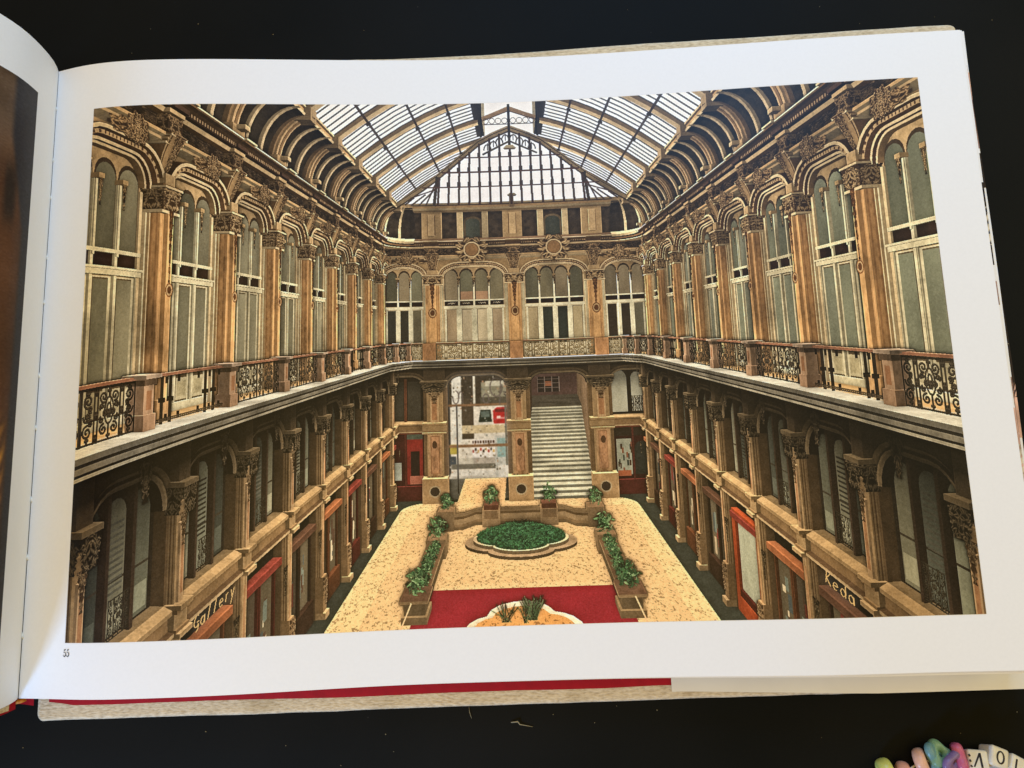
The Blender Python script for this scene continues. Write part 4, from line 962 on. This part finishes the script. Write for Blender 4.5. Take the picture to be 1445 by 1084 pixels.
# the open right-hand page
V, F, UV = grid(lambda u, v: rp(u, v), 140, 40)
rpage = obj('right_page', V, F, M_page, book, True)
rpage['label'] = 'white page with wide margins around a large colour picture'
PS0, PS1, PT0, PT1 = .0488, .9480, .0789, .9199
gal = gallery_print(1180)
M_print = print_mat('printed_gallery_ink', make_image('gallery_print', gal), GAIN)
V, F, UV = grid(lambda u, v: rp(u, v, .00012), 140, 60, PS0, PS1, PT0, PT1)
pr = obj('printed_photograph', V, F, M_print, rpage, True, UV)
pr['label'] = 'colour print of a glass-roofed gallery with balcony and round planted bed'
# page number 55 under the picture
def ribbon(P, w):
    V, F = [], []
    for a, b, wa, wb in zip(P, P[1:], w, w[1:]):
        d = np.array(b)-np.array(a); n = np.array((-d[1], d[0]))/(np.hypot(*d)+1e-9); k = len(V)
        V += [a+n*wa/2, a-n*wa/2, b-n*wb/2, b+n*wb/2]; F.append((k, k+1, k+2, k+3))
    return V, F
V, F = [], []
for d in range(2):
    bowl = [np.array((.30+.42*math.cos(a), .30+.30*math.sin(a))) for a in np.linspace(2.0, -2.5, 18)]
    for P, w in (([np.array((.16, .96)), np.array((.45, .93)), np.array((.72, 1.02))], (.13, .17, .05)), ([np.array((.17, .98)), np.array((.09, .50))], (.07, .07)), (bowl, [.06+.17*math.sin(i/17*math.pi)**2 for i in range(18)]), ([bowl[-1]+np.array((-.03, 0)), bowl[-1]+np.array((.05, .10))], (.16, .16))):
        v, f = ribbon(P, w); k = len(V)
        for x, y in v:
            s, t = (PS0*W-.0004+.00126*d+x*.00128)/W, (PT0*H-.0046+y*.00235)/H
            V.append(rp(s, t, .00016))
        F += [tuple(i+k for i in q) for q in f]
obj('page_number', V, F, M_ink, rpage)
# ------------------------------------------------------------------ left half, standing up steeply from the gutter
LPTS = [(-.0004, .0172), (.0012, .0215), (.0026, .0280), (.0032, .0360), (.0024, .0476), (.0002, .0549), (-.0060, .0720), (-.0180, .0900), (-.0380, .1060), (-.0680, .1180), (-.1100, .1220), (-.1560, .1150), (-.2000, .0970), (-.2380, .0690), (-.2650, .0380), (-.2780, .0190)]
LA = [0.]
for a, b in zip(LPTS, LPTS[1:]): LA.append(LA[-1]+math.hypot(b[0]-a[0], b[1]-a[1]))
lx, lz = natural(LA, [p[0] for p in LPTS]), natural(LA, [p[1] for p in LPTS])
LTOT = LA[-1]
def lp(l, t, off=0.):        # l = arc length from the gutter; off = along the normal, away from the reader
    e = 1e-4; tx, tz = lx(min(l+e, LTOT))-lx(max(l-e, 0)), lz(min(l+e, LTOT))-lz(max(l-e, 0)); n = math.hypot(tx, tz)
    return (lx(l)-off*tz/n, H*t, lz(l)+off*tx/n)
V, F, UV = grid(lambda u, v: lp(u*LTOT, v), 90, 30); lpage = obj('left_page', V, F, M_page, book, True)
lpage['label'] = 'left page curling up with a dark brown picture'
def leftprint(w=220, h=520):
    r = np.random.default_rng(3); y, x = np.mgrid[0:h, 0:w]; u = x/w; v = 1-y/h
    nz = sum(np.kron(r.random((h//s+1, w//s+1)), np.ones((s, s)))[:h, :w]*a for s, a in ((40, .5), (20, .3), (8, .2)))
    k = np.ones(15)/15
    for _ in range(2): nz = np.apply_along_axis(lambda q: np.convolve(q, k, 'same'), 0, nz); nz = np.apply_along_axis(lambda q: np.convolve(q, k, 'same'), 1, nz)
    # u runs away from the gutter
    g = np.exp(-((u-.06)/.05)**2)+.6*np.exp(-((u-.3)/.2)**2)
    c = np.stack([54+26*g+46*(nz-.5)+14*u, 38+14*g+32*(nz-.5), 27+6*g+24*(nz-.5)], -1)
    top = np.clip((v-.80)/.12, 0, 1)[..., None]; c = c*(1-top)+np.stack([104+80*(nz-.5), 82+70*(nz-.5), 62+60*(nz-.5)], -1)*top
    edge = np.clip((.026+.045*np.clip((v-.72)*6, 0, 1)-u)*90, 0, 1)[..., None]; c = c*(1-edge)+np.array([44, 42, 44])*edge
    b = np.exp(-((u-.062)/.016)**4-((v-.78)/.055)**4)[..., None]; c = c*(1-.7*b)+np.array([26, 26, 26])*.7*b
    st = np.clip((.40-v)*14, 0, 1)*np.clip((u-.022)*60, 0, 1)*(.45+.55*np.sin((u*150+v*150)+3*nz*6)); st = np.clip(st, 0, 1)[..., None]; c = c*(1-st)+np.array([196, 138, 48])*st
    c += r.normal(size=(h, w, 1))*4
    return np.clip(c/255, .02, 1).astype(np.float32)
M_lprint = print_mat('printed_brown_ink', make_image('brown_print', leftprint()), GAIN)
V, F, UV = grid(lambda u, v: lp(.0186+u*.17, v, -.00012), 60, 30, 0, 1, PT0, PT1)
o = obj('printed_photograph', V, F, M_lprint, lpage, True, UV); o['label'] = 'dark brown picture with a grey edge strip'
def lblock(name, d0, d1, l0, t0, t1, mat):
    V, F = [], []; n = 60
    for k, (d, t) in enumerate(((d0, t0), (d1, t0), (d1, t1), (d0, t1))):
        for i in range(n+1):
            l = l0+(LTOT-l0)*i/n; V.append(lp(l, t, d*min(1, .12+(l-l0)/.03)))
    for a, b in ((0, 1), (1, 2), (2, 3), (3, 0)):
        for i in range(n): p, q = a*(n+1)+i, b*(n+1)+i; F.append((p, p+1, q+1, q))
    F += [(0, n+1, 2*(n+1), 3*(n+1)), (n, 2*n+1, 3*n+2, 4*n+3)]
    return obj(name, V, F, mat, book)
lblock('page_block', .0004, .0090, .002, .003, .997, M_block)
fc = lblock('cover_board', .0108, .0138, .006, -.0028/H, .2385/H, M_cloth)
V, F, UV = grid(lambda u, v: lp(u*(LTOT-.006), v-(.0012/H)*(1-v)*min(1, u*8), .0006+.0095*min(1, (u*LTOT)/.03)), 60, 10, 0, 1, -.0036/H, .2370/H); obj('endpaper', V, F, M_red, fc, True)
# spine: red lining, dark strip for the gutter shade, sewing and headband
V, F, UV = grid(lambda u, v: (-.016+.0200*u, -.0044+.2426*v+.0012*u*(1-v), .0150-.008*(1-u)**2-.0045*math.sin(u*math.pi)), 14, 6); sp = obj('spine_lining', V, F, M_red, book, True)
V, F, UV = grid(lambda u, v: (-.0034+.0046*u, -.0004+(H-.0012)*v, .0163), 2, 8); obj('gutter_shade', V, F, M_dark, book)  # dark strip painted as the shade inside the gutter gap
def tube(P, r, n=8):
    P = [Vector(p) for p in P]; V, F = [], []
    for i, p in enumerate(P):
        d = (P[min(i+1, len(P)-1)]-P[max(i-1, 0)]).normalized(); a = d.orthogonal().normalized(); b = d.cross(a)
        rr_ = r[i] if isinstance(r, (list, tuple)) else r
        V += [p+(a*math.cos(k*2*math.pi/n)+b*math.sin(k*2*math.pi/n))*rr_ for k in range(n)]
    for i in range(len(P)-1):
        for k in range(n): F.append((i*n+k, i*n+(k+1) % n, (i+1)*n+(k+1) % n, (i+1)*n+k))
    F += [tuple(range(n))[::-1], tuple(range((len(P)-1)*n, len(P)*n))]
    return V, F
for y0, y1 in ((.226, .2235), (.204, .2015), (.1885, .186), (.1640, .1615), (.1460, .1435), (.1175, .1150), (.0975, .095), (.0710, .0685), (.0500, .0475), (.0225, .0200)):
    V, F = tube([(-.0002, y0, .0172), (.0001, (y0+y1)/2, .0179), (.0003, y1, .0172)], .0003); obj('sewing_stitch', V, F, M_thread, book, True)
V, F = tube([(-.0035, -.0010, .0135), (-.0020, -.0016, .0156), (-.0002, -.0012, .0160), (.0012, -.0008, .0150)], .0008); obj('headband', V, F, M_gold, book, True)
# ------------------------------------------------------------------ bead bracelet at the lower right corner
br = empty('bead_bracelet', (.345, -.037, 0), 'string of pastel plastic beads and white lettered cubes on the table', 'bracelet')
def plastic(name, c, tr=.15):
    t = NT(name); t.b.inputs['Base Color'].default_value = c; t.b.inputs['Roughness'].default_value = .33; t.b.inputs['Specular IOR Level'].default_value = .45
    t.b.inputs['Subsurface Weight'].default_value = .25; t.b.inputs['Subsurface Radius'].default_value = (.002, .0015, .001)
    co = t.n('ShaderNodeTexCoord'); nz = t.n('ShaderNodeTexNoise'); nz.inputs['Scale'].default_value = 260.; t.l(co, 'Object', nz, 'Vector')
    r = t.ramp(nz, 'Fac', [(.3, tuple(x*.86 for x in c[:3])+(1,)), (.7, c)]); t.l(r, 'Color', t.b, 'Base Color'); t.bump(nz, 'Fac', .08, .0004)
    return t.m
def lobed(name, loc, axis, rad, thick, lobes, depth, col, spin=0.):
    """bead with a hole along its axis and rounded lobes, like a plastic flower"""
    V, F = [], []; nu, nv = 48, 14; hole = rad*.22
    ax = Vector(axis).normalized(); a = ax.orthogonal().normalized(); b = ax.cross(a)
    for i in range(nu):
        th = i/nu*2*math.pi; R = rad*(1+depth*math.cos(lobes*(th+spin))) if lobes else rad
        for j in range(nv):
            ph = j/nv*2*math.pi; rc, rw_ = (R+hole)/2, (R-hole)/2
            r = rc+rw_*math.cos(ph); h = thick/2*math.copysign(abs(math.sin(ph))**.8, math.sin(ph))
            V.append(Vector(loc)+(a*math.cos(th)+b*math.sin(th))*r+ax*h)
    for i in range(nu):
        for j in range(nv): F.append((i*nv+j, ((i+1) % nu)*nv+j, ((i+1) % nu)*nv+(j+1) % nv, i*nv+(j+1) % nv))
    return obj(name, V, F, plastic(name+'_plastic', col), br, True)
BEADS = [((.3122, -.0392, .0042), (1, .25, .1), .0042, .0050, 0, 0, srgb(202, 206, 108), 0),
         ((.3186, -.0408, .0040), (1, -.1, .3), .0044, .0046, 0, 0, srgb(226, 166, 144), 0),
         ((.3258, -.0366, .0044), (.9, .3, .5), .0047, .0044, 0, 0, srgb(232, 184, 158), 0),
         ((.3312, -.0362, .0052), (.75, .3, .75), .0058, .0036, 3, .30, srgb(108, 152, 154), .55),
         ((.3322, -.0340, .0058), (.2, .5, .85), .0046, .0040, 3, .22, srgb(124, 166, 136), 1.1),
         ((.3352, -.0356, .0086), (.45, -.2, .85), .0040, .0030, 2, .28, srgb(130, 108, 156), .4),
         ((.3394, -.0352, .0056), (.95, .2, .35), .0053, .0040, 4, .16, srgb(198, 98, 134), .3)]
for loc, ax, rad, th, lb, dp, c, spn in BEADS:
    o = lobed('bead', loc, ax, rad, th, lb, dp, c, spn)
BEADS_L = ['yellow green', 'peach', 'pale pink', 'teal three-lobed', 'green lobed', 'purple', 'pink']
for o, l in zip([x for x in br.children if x.name.startswith('bead')], BEADS_L): o['label'] = l+' bead'
M_white = plastic('letter_bead_plastic', srgb(226, 222, 210))
def cube_bead(loc, rot, size, marks):
    bm = bmesh.new(); bmesh.ops.create_cube(bm, size=1.); bmesh.ops.bevel(bm, geom=bm.edges[:], offset=.16, segments=4, profile=.6, affect='EDGES')
    M = Matrix.Translation(loc) @ Matrix.Rotation(rot[2], 4, 'Z') @ Matrix.Rotation(rot[0], 4, 'X') @ Matrix.Rotation(rot[1], 4, 'Y')
    V = [M @ (v.co*size) for v in bm.verts]; F = [[v.index for v in f.verts] for f in bm.faces]; bm.free()
    o = obj('letter_bead', V, F, M_white, br, True)
    V, F = [], []
    for P, w in marks:
        v, f = ribbon([np.array(p) for p in P], w); k = len(V)
        V += [M @ Vector(((x-.5)*size*.72, (y-.5)*size*.72, size*.5+.00006)) for x, y in v]; F += [tuple(i+k for i in q) for q in f]
    obj('letter', V, F, M_ink, o); return o
o_ring = [(.5+.26*math.cos(a), .5+.40*math.sin(a)) for a in np.linspace(0, 2*math.pi, 22)]
cube_bead((.3452, -.0368, .0052), (-.32, -.12, -.12), .0072, [([(.12, .05), (.62, .95)], (.10, .13)), ([(.62, .97), (.66, .02)], (.15, .15)), ([(-.12, .85), (-.06, .7)], (.14, .14)), ([(-.12, .5), (-.06, .36)], (.14, .14)), ([(-.1, .15), (-.02, .02)], (.12, .12))])
cube_bead((.3521, -.0358, .0054), (-.30, .10, -.38), .0072, [(o_ring, [.10+.05*abs(math.cos(a)) for a in np.linspace(0, 2*math.pi, 22)])])
cube_bead((.3592, -.0394, .0048), (-.3, .05, -.5), .0072, [([(.2, .1), (.2, .9)], (.14, .14))])
cube_bead((.3660, -.0436, .0044), (.1, .05, -.5), .0072, [([(.2, .5), (.8, .5)], (.14, .14))])
V, F = tube([(.300, -.047, .0035), (.3122, -.0392, .0042), (.3186, -.0408, .0040), (.3258, -.0366, .0044), (.3312, -.0362, .0052), (.3394, -.0352, .0056), (.3452, -.0374, .0052), (.3521, -.0366, .0054), (.3592, -.0402, .0048), (.366, -.0436, .0044), (.374, -.049, .0035)], .0004); obj('elastic_cord', V, F, M_thread, br, True)
# ------------------------------------------------------------------ lint on the table
V, F = tube([(.1745, -.0187, .0003), (.1770, -.0184, .0007), (.1778, -.0195, .0004), (.1800, -.0200, .0003), (.1826, -.0206, .0002)], [.00022, .0003, .00022, .00015, .00008], 5)
tag(obj('lint_fibre', V, F, M_lint, None, True), 'pale kinked lint fibre lying flat on the black table below the book', 'lint')
V, F = tube([(.1588, -.0125, .0002), (.1590, -.0145, .0004), (.1597, -.0168, .0002)], [.00006, .0001, .00006], 5)
tag(obj('lint_fibre', V, F, M_lint, None, True), 'thin faint upright hair close under the cream cover edge', 'lint')
rd = np.random.default_rng(8); V, F = [], []
for x, y in [(.2146, -.0143), (.1905, -.0165), (.3665, -.0218), (.3367, .2652), (.3701, .2675), (.206, -.020), (.395, .16), (.3822, .02), (.12, .268), (.02, .26), (.06, -.018), (.09, -.024)]+[(rd.uniform(-.03, .4), rd.choice([rd.uniform(.262, .29), rd.uniform(-.04, -.014)])) for _ in range(14)]:
    r = rd.uniform(.00012, .00028); k = len(V)
    V += [(x+r*rd.uniform(.7, 1.3), y, .0001), (x-r, y+.2*r, .0001), (x, y+r, .0001), (x+.1*r, y-r*rd.uniform(.6, 1.2), .0001), (x, y, .0001+r)]
    F += [(k, k+2, k+4), (k+2, k+1, k+4), (k+1, k+3, k+4), (k+3, k, k+4)]
du = obj('dust', V, F, M_lint); du['kind'] = 'stuff'; du['label'] = 'scattered pale dust specks on the black table'
# ------------------------------------------------------------------ light
w = bpy.data.worlds.new('World'); scene.world = w; w.use_nodes = True
bg = w.node_tree.nodes['Background']; bg.inputs['Color'].default_value = WCOL; bg.inputs['Strength'].default_value = AMB
def area(name, loc, target, size, power, color, size_y=None):
    l = bpy.data.lights.new(name, 'AREA'); l.energy = power; l.color = color; l.size = size
    if size_y: l.shape = 'RECTANGLE'; l.size_y = size_y
    o = bpy.data.objects.new(name, l); COL.objects.link(o); o.location = loc
    o.rotation_euler = (Vector(target)-Vector(loc)).to_track_quat('-Z', 'Y').to_euler(); return o
for args in LAMPS: area(*args)
# ------------------------------------------------------------------ camera
cd = bpy.data.cameras.new('Camera'); cam = bpy.data.objects.new('Camera', cd); COL.objects.link(cam)
cd.sensor_width = 36.; cd.lens = 1085/1445*36; cd.clip_start = .01; cd.clip_end = 50
rt, up, fw = Vector((0.99941634, -0.03315076, 0.008247)), Vector((0.03142076, 0.98679308, 0.15890926)), Vector((0.01340605, 0.15855738, -0.98725875))
cam.matrix_world = Matrix(((rt.x, up.x, -fw.x, CAM[0]), (rt.y, up.y, -fw.y, CAM[1]), (rt.z, up.z, -fw.z, CAM[2]), (0, 0, 0, 1)))
scene.camera = cam
scene.view_settings.view_transform = 'Standard'; scene.view_settings.look = 'None'; scene.view_settings.exposure = 0; scene.view_settings.gamma = 1
